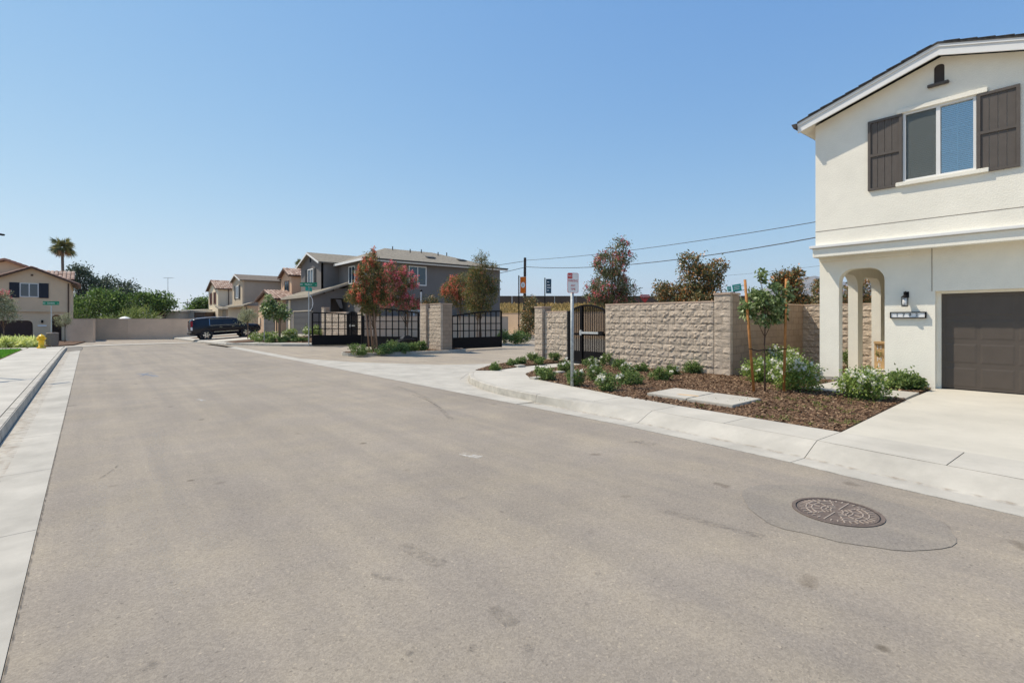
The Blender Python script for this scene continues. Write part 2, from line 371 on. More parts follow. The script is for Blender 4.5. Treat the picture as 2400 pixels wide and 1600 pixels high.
# ---- left gutter, kerb and pavement
pav = bpy.data.objects.new('pavement', None); C.objects.link(pav); pav['kind'] = 'structure'
gut = bpy.data.objects.new('gutter', None); C.objects.link(gut); gut['kind'] = 'structure'
krb = bpy.data.objects.new('kerb', None); C.objects.link(krb); krb['kind'] = 'structure'
yb = [-14, -10.6, -8, -5.6, -3.2, -.8, 1.6, 3.45, 5.75, 8.0, 10.4, 12.8, 15.2, 17.6, 20, 22.4, 24.8, 27.2, 29.6, 32, 34.4, 36.8, 39.2, 41.6, 44.0]
for a, b in zip(yb[:-1], yb[1:]):
    a2, b2 = a+.004, b-.004; cx = lambda y: ledge(y) - .62
    obj('gutter_slab', MB().prism([(cx(a2), a2), (ledge(a2)-.003, a2), (ledge(b2)-.003, b2), (cx(b2), b2)], [zr(a)-.1]*2+[zr(b)-.1]*2, [zr(a)-.012, zr(a)+.006, zr(b)+.006, zr(b)-.012]), 'concrete_gutter', gut)
    if b <= 41.7:
        k = .16
        obj('kerb_stone', MB().hexa([(cx(a2)-k, a2, zr(a)-.1), (cx(a2)-.002, a2, zr(a)-.1), (cx(b2)-.002, b2, zr(b)-.1), (cx(b2)-k, b2, zr(b)-.1),
                                     (cx(a2)-k, a2, zr(a)+.152), (cx(a2)-.035, a2, zr(a)+.15), (cx(b2)-.035, b2, zr(b)+.15), (cx(b2)-k, b2, zr(b)+.152)]), 'concrete_curb', krb, bevel=.012)
        obj('slab', MB().prism([(-2.78, a2), (cx(a2)-k-.008, a2), (cx(b2)-k-.008, b2), (-2.78, b2)], zr(a)-.05, zr(a)+.15), 'concrete', pav)
struct('joint_bed', MB().box(-2.77, -.40, -14, 43.9, -.12, -.03), 'joint')
# verge on the left: soil, lawn
struct('left_yard', MB().prism([(-30,-14),(-2.79,-14),(-2.79,41.2),(-30,41.2)], -.1, .13), 'soil')
struct('left_plaza', MB().prism([(-30,41.25),(-1.2,41.25),(-1.6,44.8),(-3.3,47.2),(-30,47.5)], -.2, [.13,.13,-.08,-.08,-.05]), 'concrete')
mb = MB(); mb.prism([(-30,47.6),(-3.4,47.3),(-1.0,52),(-.4,62),(-1.2,70),(-30,72)], -.6, [-.06,-.08,-.14,-.24,-.32,-.3]); struct('left_lot', mb, 'soil')

# ---- right gutter with rolled kerb turning into an upright kerb at the corner
def prof(y):
    t = min(1, max(0, (y - 5.3) / 2.6)); t = t*t*(3-2*t); e = edge(y); l = lambda a, b: a+(b-a)*t
    return [(e+.003, .004), (e+l(.40,.50), -.012), (e+l(.70,.53), l(.115,.138)), (e+l(.80,.56), .15), (e+.80, .153)]
rb = [-14, -10.8, -8.1, -5.4, -2.7, 0.03, 2.73, 5.43, 8.13]
for a, b in zip(rb[:-1], rb[1:]):
    mb = MB(); n = 8
    for j in range(n+1):
        y = a+.005 + (b-a-.01)*j/n; P = prof(y); mb.v += [(x, y, z) for x, z in P] + [(P[-1][0], y, -.1), (P[0][0], y, -.1)]
    mb.f = [(7*j+k, 7*j+(k+1) % 7, 7*j+7+(k+1) % 7, 7*j+7+k) for j in range(n) for k in range(7)] + [tuple(range(7)), tuple(range(7*n, 7*n+7))[::-1]]
    obj('rolled_kerb', mb, 'concrete_gutter', krb)
    for c, d in ((a, (a+b)/2), ((a+b)/2, b)):
        if d > 7: continue
        c2, d2 = c+.006, d-.006; o = lambda y: float(np.interp(y, [-14, 2.7, 5.4, 8], [edge(-14)+1.62, 8.16, 8.36, 8.75]))
        obj('slab', MB().prism([(edge(c2)+.806, c2), (o(c2), c2), (o(d2), d2), (edge(d2)+.806, d2)], -.1, .152), 'concrete', pav)
struct('joint_bed', MB().prism([(5.9,-14),(7.2,-14),(8.2,2.7),(8.3,5),(8.5,8),(9.2,11.2),(8.0,11.3),(7.0,8)], -.14, -.02), 'joint')
# kerb and pavement round the corner to the side gate
kc = [(edge(8.14)+.5, 8.14), (7.28,8.64),(7.38,9.6),(7.58,10.5),(8.02,11.7),(8.55,12.55),(9.2,13.35),(10.4,14.25),(11.7,14.8),(13.3,15.2)]
def offset(pl, d):
    out = []
    for i, p in enumerate(pl):
        a = Vector(pl[max(i-1,0)]); b = Vector(pl[min(i+1,len(pl)-1)]); t = (b-a).normalized(); out.append((p[0]+t.y*d, p[1]-t.x*d))
    return out
ki = offset(kc, .15)
cuts = [0, 2, 4, 6, 7, 9]
for i, j in zip(cuts[:-1], cuts[1:]):
    mb = MB(); seg = range(i, j+1)
    for k in seg:
        (x0, y0), (x1, y1) = kc[k], ki[k]; sh = (x1-x0)*.2, (y1-y0)*.2
        mb.v += [(x0, y0, -.1), (x0+sh[0], y0+sh[1], .14), (x0+sh[0]*1.6, y0+sh[1]*1.6, .152), (x1, y1, .153), (x1, y1, -.1)]
    m = len(seg); mb.f = [(5*q+k, 5*q+(k+1) % 5, 5*q+5+(k+1) % 5, 5*q+5+k) for q in range(m-1) for k in range(5)] + [tuple(range(5)), tuple(range(5*m-5, 5*m))[::-1]]
    obj('kerb_stone', mb, 'concrete_curb', krb)
gl = offset(kc, -.5); mb = MB()
for k in range(7): mb.add([(gl[k][0], gl[k][1], .003), (kc[k][0], kc[k][1], -.006), (kc[k+1][0], kc[k+1][1], -.006), (max(gl[k+1][0], 6.8), gl[k+1][1], .003)], [(0,1,2,3)])
obj('gutter_slab', mb, 'concrete_gutter', gut, fix=False)
mb = MB()
for a, b in [(8.2, 13), (13, 18), (18, 23), (23, 28), (28, 33), (33, 37)]:
    mb = MB().add([(edge(a)+.003, a+.004, .003), (edge(a)+.55, a+.004, .0), (edge(b)+.55, b-.004, .0), (edge(b)+.003, b-.004, .003)], [(0,1,2,3)])
    obj('gutter_slab', mb, 'concrete_gutter', gut, fix=False)
inner = [(8.47,6.79),(8.62,7.4),(8.83,8.47),(9.12,9.9),(9.32,10.7),(9.75,11.35),(10.35,11.8),(11.1,12.1),(12.3,12.25),(13.6,12.25)]
k6 = ki[6]
walk = [(7.56,6.79),(8.46,6.79)] + inner[1:] + [(13.6,13.55),(12.5,13.5),(11.2,13.3),(10.2,12.98),(9.6,12.95)] + [(p[0]+.006, p[1]) for p in ki[6::-1]]
for i, (yA, yB) in enumerate([(6.79, 9.3), (9.31, 40)]):
    def clip(poly, yc, keep):
        out = []
        for q in range(len(poly)):
            a, b = poly[q-1], poly[q]; ia, ib = keep(a[1]-yc), keep(b[1]-yc)
            if ia != ib: t = (yc-a[1])/(b[1]-a[1]); out.append((a[0]+t*(b[0]-a[0]), yc))
            if ib: out.append(b)
        return out
    p = clip(clip(walk, yA, lambda v: v >= -1e-6), yB, lambda v: v <= 1e-6)
    obj('slab', MB().prism(p, -.1, .152), 'concrete', pav)
# ---- planting beds (soil) : corner bed, strip by the kerb, beds behind the walls
def mz(x, y): return .14 + .07 * min(1, max(0, (x-8.4)/5.2))
main_bed = [(8.18,2.76),(11.0,2.9),(12.25,2.96),(12.25,4.9),(14.47,4.9),(14.47,5.36),(19.4,5.36),(19.4,7.1),(13.7,7.1),(13.7,12.24)] + inner[::-1][1:] + [(8.38,5.43),(8.26,4.0)]
strip_bed = [ki[6], (9.62,12.96),(10.2,12.99),(11.2,13.31),(12.5,13.51),(13.6,13.56),(13.6,14.9),(13.2,14.98)] + [ki[8], ki[7]]
porch_bed = [(13.42,3.03),(14.46,3.05),(14.46,3.94),(13.42,3.94)]
struct('planting_bed', MB().prism(main_bed, -.1, [mz(*p) for p in main_bed]), 'soil')
struct('kerb_bed', MB().prism(strip_bed, -.1, [mz(*p) for p in strip_bed]), 'soil')
struct('porch_bed', MB().prism(porch_bed, -.1, .2), 'soil')
struct('back_bed', MB().prism([(13.75,7.75),(30,8.4),(30,14.9),(13.75,14.9)], -.1, .16), 'soil')
# ---- driveway and front path of the near house
drv = [(8.17,2.72),(7.2,-10),(15.2,-10),(15.2,3.02)]
struct('driveway', MB().prism([(8.17,2.72),(8.0,.7),(7.75,-3.0),(14.9,-3.0),(14.9,3.0),(12.25,2.93)], -.1, [.15,.15,.15,.205,.205,.19]), 'concrete_drive')
struct('drive_apron', MB().prism([(7.7,-3.02),(7.3,-10),(14.9,-10),(14.9,-3.02)], -.1, [.15,.15,.2,.2]), 'concrete')
struct('front_path', MB().prism([(12.27,2.97),(13.40,3.02),(13.40,3.96),(14.47,3.96),(14.47,4.88),(12.27,4.88)], -.1, .212), 'concrete')
# ---- gate island
isl = [(9.45,24.6),(9.55,24.15),(9.95,23.75),(10.5,23.5),(11.1,23.38),(13.0,23.15),(14.5,23.05),(15.8,23.4),(16.2,24.5),(15.8,25.8),(14.3,26.35),(11,25.95),(9.9,25.4),(9.55,25.0)]
ii = offset(isl + isl[:1], -.15)[:-1]; ii = [(p[0]+(12.5-p[0])*.015+.0, p[1]+(24.7-p[1])*.09) for p in isl]
mb = MB()
for k in range(len(isl)):
    q = (k+1) % len(isl); mb.add([(*isl[k], -.05), (*isl[q], -.05), (*isl[q], .15), (*isl[k], .15), (*ii[q], .152), (*ii[k], .152), (*ii[q], 0), (*ii[k], 0)], [(0,1,2,3), (3,2,4,5), (5,4,6,7)])
struct('island_kerb', mb, 'concrete_curb', fix=False)
struct('island_bed', MB().prism(ii, -.02, .125), 'soil')
# ---- north corner: kerb, pavement, yards of the far row
nk = [(7.3,95),(7.3,44),(7.6,42),(8.3,40.2),(8.8,38.5),(9.8,36.2),(11.4,34.75),(13.2,34.2),(14.3,34.0)]
nki = [(7.46,95),(7.46,44),(7.75,42.05),(8.44,40.28),(8.94,38.58),(9.92,36.33),(11.46,34.9),(13.22,34.36),(14.3,34.16)]
nkw = [(8.7,95),(8.7,44),(9.0,42.8),(9.5,41.0),(10.0,39.3),(10.8,37.4),(11.9,36.1),(13.4,35.5),(14.3,35.35)]
mb = MB(); mw = MB()
for k in range(len(nk)-1):
    za, zb = zr(nk[k][1]), zr(nk[k+1][1]); ra = .15 if k > 1 else .10
    mb.add([(*nk[k], za-.05), (*nk[k+1], zb-.05), (*nk[k+1], zb+ra), (*nk[k], za+ra), (*nki[k+1], zb+.152), (*nki[k], za+.152)], [(0,1,2,3),(3,2,4,5)])
    mw.add([(*nki[k], za+.152), (*nki[k+1], zb+.152), (*nkw[k+1], zb+.16), (*nkw[k], za+.16)], [(0,1,2,3)])
struct('corner_kerb', mb, 'concrete_curb', fix=False); struct('corner_pavement', mw, 'concrete', fix=False)
py = [35.4, 37, 39, 41, 44, 48, 52, 56, 60, 66, 72, 80, 95]
sheet('front_yard', [8.0, 9, 10, 11, 12, 13, 14, 14.8], [41.2, 44, 48, 52, 56, 60, 66, 72, 80, 95], lambda x, y: yard(x, y) - .012, 'soil')
struct('corner_bed', MB().prism([(11.9,36.15),(13.4,35.55),(14.5,35.4),(14.8,41.3),(9.45,41.3),(10.0,39.35),(10.8,37.45)], 0, [.16,.18,.2,.40,.19,.17,.16]), 'soil')
def drive(y0, y1, x0=7.5, x1=14.6):
    mb = MB().add([(x0, y0, yard(x0,y0)+.01), (x0, y1, yard(x0,y1)+.01), (x1, y1, yard(x1,y1)+.01), (x1, y0, yard(x1,y0)+.01)], [(0,1,2,3)])
    struct('far_driveway', mb, 'concrete_drive', fix=False)
for a, b in [(45.2, 50.6), (52.6, 58.8), (64, 69.5), (78, 84)]: drive(a, b)
struct('garden_path', MB().add([(9.6,41.6,yard(9.6,41.6)+.012),(9.6,42.7,yard(9.6,42.7)+.012),(14.5,44.6,yard(14.5,44.6)+.012),(14.5,43.5,yard(14.5,43.5)+.012)], [(0,1,2,3)]), 'concrete', fix=False)
# ---- bark chips on the beds
def inside(poly, P):
    x, y = P[:,0], P[:,1]; c = np.zeros(len(P), bool); n = len(poly)
    for i in range(n):
        (x0, y0), (x1, y1) = poly[i-1], poly[i]
        hit = ((y0 > y) != (y1 > y)) & (x < (x1-x0)*(y-y0)/(y1-y0+1e-12)+x0); c ^= hit
    return c
PADQ = [(9.0,6.65),(10.23,6.75),(10.13,4.72),(8.9,4.67)]
def chips(poly, n, zf, lo=.012, hi=.05):
    a = np.array(poly); P = rng.uniform(a.min(0), a.max(0), (n, 2)); P = P[inside(poly, P) & ~inside(PADQ, P)]; k = len(P)
    th = rng.uniform(0, 2*np.pi, k); l = rng.uniform(lo, hi, k)[:,None]; w = l*rng.uniform(.25,.6,(k,1)); tilt = rng.normal(0, .28, (k,2))
    z = np.array([zf(x, y) for x, y in P]) + rng.uniform(.004, .022, k); c = np.c_[P, z]
    d = np.c_[np.cos(th), np.sin(th), tilt[:,0]]; e = np.c_[-np.sin(th), np.cos(th), tilt[:,1]]
    return np.stack([c-d*l-e*w, c+d*l-e*w, c+d*l*.8+e*w, c-d*l*.9+e*w], 1)
V = np.concatenate([chips([p for p in main_bed], 120000, mz, .008, .032), chips(strip_bed, 18000, mz, .008, .03), chips(porch_bed, 2500, lambda x, y: .2),
                    chips(ii, 6000, lambda x, y: .125, .02, .06), chips([(11.9,36.15),(13.4,35.55),(14.5,35.4),(14.8,41.3),(9.45,41.3),(10.0,39.35),(10.8,37.45)], 5000, lambda x, y: .19, .03, .07)])
mo = link('mulch', fastmesh('mulch', V, 4), 'mulch'); mo['kind'] = 'stuff'; mo['label'] = 'reddish brown bark mulch covering the planting beds'; mo['category'] = 'mulch'

# ================================================================== NEAR HOUSE
def arch_pts(y0, y1, z0, zs, zt, n=6, r=None):       # opening with rounded top corners, in (u, v)
    r = r or min((y1-y0)/2-.01, zt-zs); pts = [(y0, z0)]
    for k in range(n+1): t = math.pi/2*k/n; pts.append((y0+r-r*math.cos(t), zt-r+r*math.sin(t)))
    for k in range(n+1): t = math.pi/2*(1-k/n); pts.append((y1-r+r*math.cos(t), zt-r+r*math.sin(t)))
    pts.append((y1, z0)); return pts
def face_x(x): return lambda u, v, w: (x+w, u, v)    # wall facing -X, u = Y, v = Z
def face_y(y): return lambda u, v, w: (u, y+w, v)    # wall facing -Y (w>0 goes away), u = X
H = thing('stucco_house', 'cream white stucco two storey house with brown shutters and garage', 'house', (14.5, 2.0, 0))
LX, UX = 14.5, 14.10            # lower wall plane and jettied upper wall plane
wl_ = MB(); y_lo = -3.0
wl_.holed([(5.32,.14),(5.32,3.34),(y_lo,3.34),(y_lo,.14),(-1.9,.14),(-1.9,2.36),(2.98,2.36),(2.98,.14),(3.92,.14)] +
          arch_pts(3.92, 4.88, .14, 2.66, 2.98)[1:], [], face_x(LX), .24)
wl_.box(LX+.24, 19.0, 3.76, 3.90, .14, 3.34)         # porch side wall
wl_.box(19.0, 19.2, 3.76, 5.34, .14, 3.34)           # door wall
wl_.holed([(14.74,.14),(14.74,3.34),(19.0,3.34),(19.0,.14),(18.62,.14)] + arch_pts(16.93,18.5,.14,2.6,2.95)[::-1] + arch_pts(14.98,16.55,.14,2.6,2.95)[::-1][0:], [], face_y(5.10), .24)
wl_.box(19.2, 27, -3, 5.34, .14, 3.34); wl_.box(14.74, 19.2, y_lo, y_lo+.2, .14, 3.34)
wl_.box(14.75, 19.2, 2.98, 3.2, .14, 3.34)
obj('wall', wl_, 'stucco_white', H)
obj('porch_floor', MB().box(14.76, 19.0, 3.9, 5.10, .13, .30), 'concrete', H)
obj('porch_ceiling', MB().box(14.4, 19.1, 3.4, 5.3, 3.20, 3.335), 'stucco_white', H)
YL, YP, YR = 5.27, 2.79, .31; ZE, ZP = 6.57, 7.34
win = (2.23, 3.46, 4.80, 6.33)                       # y0 y1 z0 z1
vent = arch_pts(2.74, 2.92, 6.80, 7.12, 7.20, 4)
up = MB().holed([(YL,3.34),(YL,ZE),(YP,ZP),(YR,ZE),(YR,3.34)], [[(win[0],win[2]),(win[1],win[2]),(win[1],win[3]),(win[0],win[3])], vent[::-1]], face_x(UX), .22)
up.box(UX+.22, 27, YL-.22, YL, 3.345, ZE); up.box(UX+.22, 15.5, YR, YR+.2, 3.345, ZE); up.box(15.5, 27, -3, YR+.2, 3.345, ZE)
up.box(UX+.22, LX+.3, YR, YL-.22, 3.345, 3.40)
obj('upper_wall', up, 'stucco_white', H)
obj('stucco_joint', MB().box(UX-.004, UX+.02, YR, YL+.002, 3.92, 3.93), 'mortar', H)
obj('stucco_joint', MB().box(LX-.004, LX+.02, 3.03, 3.042, 2.36, 3.33), 'mortar', H)
bd = obj('belt_course', MB().box(UX-.05, UX+.1, YR, YL+.05, 3.28, 3.50).box(UX+.1, UX+.6, YL-.1, YL+.05, 3.28, 3.50), 'stucco_white', H, bevel=.012)
obj('crown_strip', MB().box(UX-.11, UX+.1, YR, YL+.11, 3.502, 3.57).box(UX+.1, UX+.6, YL-.1, YL+.11, 3.502, 3.57), 'white_paint', bd, bevel=.01)
for a_, b_ in ((4.885, 5.33), (3.10, 3.915)): obj('foundation', MB().box(LX-.012, LX+.1, a_, b_, .14, .30), 'concrete_curb', H)
# garage door recessed in its opening, with jamb trim and stamped panels
GX = 14.69
gd = obj('garage_door', MB().box(GX, GX+.05, -1.86, 2.90, .20, 2.30), 'garage_taupe', H)
for r in range(4):
    for c in range(8):
        a = -1.80 + c*.5875; b = a+.53; z0 = .27+r*.515; mb = MB(); q = .035
        mb.add([(GX-.001,a,z0),(GX-.001,b,z0),(GX-.001,b,z0+.42),(GX-.001,a,z0+.42),(GX-.006,a+q,z0+q),(GX-.006,b-q,z0+q),(GX-.006,b-q,z0+.42-q),(GX-.006,a+q,z0+.42-q)], [(0,1,5,4),(1,2,6,5),(2,3,7,6),(3,0,4,7),(4,5,6,7)])
        obj('panel', mb, 'garage_taupe', gd)
obj('door_jamb', MB().box(GX-.05, GX+.06, 2.905, 2.979, .2, 2.36).box(GX-.05, GX+.06, -1.9, 2.904, 2.305, 2.359), 'stucco_white', H)
obj('door_seal', MB().box(GX-.01, GX+.04, -1.86, 2.9, .195, .225), 'rubber', H)
obj('porch_door', MB().box(18.96, 18.998, 4.1, 4.95, .3, 2.4), 'garage_taupe', H)
# window: frame, mullion, panes, blinds, head and sill
W = obj('window', MB().box(UX-.015, UX+.10, win[0]-.0, win[0]+.045, win[2], win[3]).box(UX-.015, UX+.10, win[1]-.045, win[1], win[2], win[3])
        .box(UX-.015, UX+.10, win[0]+.045, win[1]-.045, win[2], win[2]+.045).box(UX-.015, UX+.10, win[0]+.045, win[1]-.045, win[3]-.045, win[3]), 'white_paint', H)
ym = 2.845
obj('mullion', MB().box(UX-.012, UX+.09, ym-.035, ym+.035, win[2]+.046, win[3]-.046), 'white_paint', W)
obj('pane', MB().box(UX+.045, UX+.05, win[0]+.046, ym-.036, win[2]+.046, win[3]-.046), 'glass', W)
obj('pane', MB().box(UX+.045, UX+.05, ym+.036, win[1]-.046, win[2]+.046, win[3]-.046), 'glass', W)
obj('insect_screen', MB().box(UX+.012, UX+.014, ym+.036, win[1]-.046, win[2]+.046, win[3]-.046), 'screen', W)
yy = (win[0]+ym)/2
obj('grille', MB().box(UX+.055, UX+.065, yy-.009, yy+.009, win[2]+.05, win[3]-.05), 'white_paint', W)
for z in (5.30, 5.80): obj('grille', MB().box(UX+.055, UX+.064, win[0]+.05, ym-.04, z-.009, z+.009), 'white_paint', W)
nsl = 36
for k in range(nsl):
    z = win[2]+.06 + k*(win[3]-win[2]-.1)/nsl
    obj('blind_slat', MB().add([(UX+.10,win[0]+.03,z),(UX+.10,win[1]-.03,z),(UX+.125,win[1]-.03,z+.030),(UX+.125,win[0]+.03,z+.030)], [(0,1,2,3)]), 'blind', W, fix=False)
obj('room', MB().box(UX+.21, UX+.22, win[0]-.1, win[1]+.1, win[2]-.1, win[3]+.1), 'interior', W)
obj('window_head', MB().box(UX-.06, UX-.002, win[0]-.18, win[1]+.12, win[3]+.0, win[3]+.10), 'stucco_white', H, bevel=.01)
obj('window_sill', MB().box(UX-.07, UX-.002, win[0]-.2, win[1]+.13, win[2]-.09, win[2]+.0), 'stucco_white', H, bevel=.01)
def shutter(parent, ya, yb, z0, z1, x, mf, mp, nb=5, t=.05):
    s = obj('shutter', MB().box(x-t, x-.002, ya, ya+.055, z0, z1).box(x-t, x-.002, yb-.055, yb, z0, z1).box(x-t, x-.002, ya+.055, yb-.055, z0, z0+.055)
            .box(x-t, x-.002, ya+.055, yb-.055, z1-.055, z1).box(x-t, x-.002, ya+.055, yb-.055, (z0+z1)/2-.03, (z0+z1)/2+.03), mf, parent)
    w = (yb-ya-.11)/nb
    for k in range(nb): obj('board', MB().box(x-t*.55, x-.004, ya+.055+k*w+.005, ya+.055+(k+1)*w-.005, z0+.05, z1-.05), mp, s)
    return s
shutter(H, 3.475, 4.13, 4.72, 6.33, UX, 'taupe', 'taupe', 4)
shutter(H, 1.58, 2.215, 4.72, 6.33, UX, 'taupe', 'taupe', 4)
gv = obj('gable_vent', MB().holed(vent, [], face_x(UX+.03), .03), 'taupe_dark', H)
obj('vent_sill', MB().box(UX-.08, UX-.001, 2.66, 3.02, 6.73, 6.79), 'taupe', gv, bevel=.008)
# roof with barge boards, eave
rs = (ZP-ZE)/(YL-YP); oh = .30; xo = UX-.30
def slope(y, dz): return ZP - abs(y-YP)*rs + dz
yl2, yr2 = YL+oh, YR-oh
rf = MB()
for ya in (yl2, yr2):
    rf.hexa([(xo-.04,ya,slope(ya,.17)),(27,ya,slope(ya,.17)),(27,YP,slope(YP,.17)),(xo-.04,YP,slope(YP,.17)),(xo-.04,ya,slope(ya,.21)),(27,ya,slope(ya,.21)),(27,YP,slope(YP,.21)),(xo-.04,YP,slope(YP,.21))])
rf.hexa([(15.3,yr2,slope(yr2,.1)),(27,yr2,slope(yr2,.1)),(27,-3.6,slope(yr2,-.9)),(15.3,-3.6,slope(yr2,-.9)),(15.3,yr2,slope(yr2,.16)),(27,yr2,slope(yr2,.16)),(27,-3.6,slope(yr2,-.84)),(15.3,-3.6,slope(yr2,-.84))])
RO = obj('roof', rf, 'shingle', H)
for k in range(11):                                  # shingle butts along the rake
    for ya, sg in ((YP+.1, 1), (YP-.1, -1)):
        y0 = ya+sg*k*.27; y1 = y0+sg*.26
        if not (yr2 < y1 < yl2): continue
        obj('shingle', MB().hexa([(xo-.05,y0,slope(y0,.212)),(xo+.5,y0,slope(y0,.212)),(xo+.5,y1,slope(y1,.212)),(xo-.05,y1,slope(y1,.212)),(xo-.05,y0,slope(y0,.218)),(xo+.5,y0,slope(y0,.218)),(xo+.5,y1,slope(y1,.235)),(xo-.05,y1,slope(y1,.235))]), 'shingle', RO)
for ya in (yl2, yr2):
    def bb(t0, t1, x0, x1): return MB().hexa([(x0,ya,slope(ya,t0)),(x1,ya,slope(ya,t0)),(x1,YP,slope(YP,t0)),(x0,YP,slope(YP,t0)),(x0,ya,slope(ya,t1)),(x1,ya,slope(ya,t1)),(x1,YP,slope(YP,t1)),(x0,YP,slope(YP,t1))])
    obj('barge_board', bb(-.06, .105, xo, xo+.04), 'white_paint', RO); obj('barge_trim', bb(.107, .168, xo-.022, xo+.04), 'white_paint', RO)
    obj('soffit', bb(.06, .10, xo+.042, UX-.002), 'stucco_white', RO)
obj('eave_soffit', MB().hexa([(xo+.04,YL,slope(YL,.0)),(27,YL,slope(YL,.0)),(27,yl2,slope(yl2,.0)),(xo+.04,yl2,slope(yl2,.0)),(xo+.04,YL,slope(YL,.16)),(27,YL,slope(YL,.16)),(27,yl2,slope(yl2,.16)),(xo+.04,yl2,slope(yl2,.16))]), 'stucco_white', RO)
obj('gutter', MB().hexa([(xo-.06,yl2+.005,slope(yl2,.06)),(27,yl2+.005,slope(yl2,.06)),(27,yl2+.08,slope(yl2,.06)),(xo-.06,yl2+.08,slope(yl2,.06)),(xo-.06,yl2+.005,slope(yl2,.17)),(27,yl2+.005,slope(yl2,.17)),(27,yl2+.13,slope(yl2,.17)),(xo-.06,yl2+.13,slope(yl2,.17))]), 'taupe_dark', RO)
# wall lantern
lx, ly, lz = LX-.13, 3.50, 2.10
ln = obj('wall_lantern', MB().box(LX-.02, LX-.001, ly-.05, ly+.05, lz+.13, lz+.27), 'black_metal', H)
obj('bracket', MB().tube([(LX-.005,ly,lz+.22),(LX-.07,ly,lz+.27),(LX-.12,ly,lz+.245),(LX-.13,ly,lz+.17)], .011), 'black_metal', ln)
obj('lamp_cap', MB().lathe((lx,ly,lz), [(.012,.20),(.03,.18),(.07,.145),(.074,.135),(.0,.135)], 12), 'black_metal', ln)
obj('lamp_base', MB().lathe((lx,ly,lz), [(.0,-.075),(.064,-.075),(.064,-.06),(0,-.06)], 12), 'black_metal', ln)
for k in range(6):
    t = k*math.pi/3; obj('cage_bar', MB().tube([(lx+.06*math.cos(t), ly+.06*math.sin(t), lz-.06), (lx+.066*math.cos(t), ly+.066*math.sin(t), lz+.136)], .005, 5), 'black_metal', ln)
obj('lamp_glass', MB().lathe((lx,ly,lz), [(.035,-.06),(.045,0),(.04,.12)], 10), 'sign_white', ln, smooth=True)
# house number plate
npz = 1.835
pl_ = obj('number_plate', MB().box(LX-.05, LX-.001, 3.15, 3.78, npz-.052, npz+.052), 'sign_white', H)
obj('plate_frame', MB().box(LX-.065, LX-.001, 3.13, 3.15, npz-.072, npz+.072).box(LX-.065, LX-.001, 3.78, 3.80, npz-.072, npz+.072).box(LX-.065, LX-.001, 3.15, 3.78, npz-.072, npz-.0525).box(LX-.065, LX-.001, 3.15, 3.78, npz+.0525, npz+.072), 'black_metal', pl_)
for k, ch in enumerate('1792'): text('digit', ch, .10, 'ink', pl_, (LX-.054, 3.665-.122*k, npz), (0,-1,0), (0,0,1), .003)
# porch sign leaning in the porch
PS = thing('porch_sign', 'tall pale wooden HOME sign with wreath standing in the porch', 'sign', (17.9, 4.98, .30))
obj('board', MB().box(17.88, 17.94, 4.84, 5.09, .30, 1.03), 'wood_pale', PS)
obj('cap', MB().box(17.83, 17.99, 4.80, 5.09, 1.032, 1.10), 'wood_pale', PS)
for k, ch in enumerate('H ME'):
    if ch != ' ': text('letter', ch, .17, 'sign_white', PS, (17.876, 4.965, .92-.175*k), (0,-1,0), (0,0,1), .002)
V = []
for k in range(60):
    t = rng.uniform(0, 6.283); r = .06+rng.normal(0,.01); p = np.array([17.872-rng.uniform(0,.03), 4.965+r*math.cos(t), .745+r*math.sin(t)]); d = rng.normal(0,1,3); d /= np.linalg.norm(d); e = np.cross(d, rng.normal(0,1,3)); e /= np.linalg.norm(e)
    V.append([p, p+d*.02+e*.009, p+d*.04, p+d*.02-e*.009])
link('wreath', fastmesh('wreath', np.array(V)-np.array(wloc(PS)), 4), 'leaf_rose', PS)

# ================================================================== BLOCK WALLS
BL, BH, BT = .406, .203, .20
def block_mesh(name, L, rough, seed, T=BT, nx=6, nz=4):
    """block lying along local x, height z, outward face towards -y"""
    r = np.random.default_rng(seed); g = .003 if rough else .006; V = []; F = []
    if not rough:
        mb = MB().box(g, L-g, 0, T, g, BH-g)
    else:
        nx = max(3, int(round(nx*L/BL))); mb = MB(); tilt = r.normal(0, .012, 2)
        for j in range(nz+1):
            for i in range(nx+1):
                ed = i in (0, nx) or j in (0, nz)
                y = -(.006+.006*r.random()) if ed else -(.011 + abs(r.normal(0, .0135)) + tilt[0]*(i/nx-.5) + tilt[1]*(j/nz-.5))
                jx = 0 if ed else r.normal(0, .008); jz = 0 if ed else r.normal(0, .006)
                mb.v.append((g+(L-2*g)*i/nx+jx, min(y, -.002), g+(BH-2*g)*j/nz+jz))
        n = nx+1
        for j in range(nz):
            for i in range(nx):
                a = j*n+i
                mb.f += [(a, a+1, a+n+1), (a, a+n+1, a+n)] if r.random() < .5 else [(a, a+1, a+n), (a+1, a+n+1, a+n)]
        mb.add([(g,-.004,g),(L-g,-.004,g),(L-g,T,g),(g,T,g),(g,-.004,BH-g),(L-g,-.004,BH-g),(L-g,T,BH-g),(g,T,BH-g)], [(0,3,2,1),(4,5,6,7),(1,2,6,5),(3,0,4,7),(2,3,7,6)])
    me = bpy.data.meshes.new(name); me.from_pydata(mb.v, [], mb.f); me.materials.append(MAT['block_rough' if rough else 'block_smooth']); me.update(); return me
BLK = {}
for L, tag_ in ((BL, 'full'), (BL/2, 'half')):
    for rough in (0, 1): BLK[tag_, rough] = [block_mesh('block', L, rough, 31*k+7+rough, ) for k in range(10 if rough else 1)]
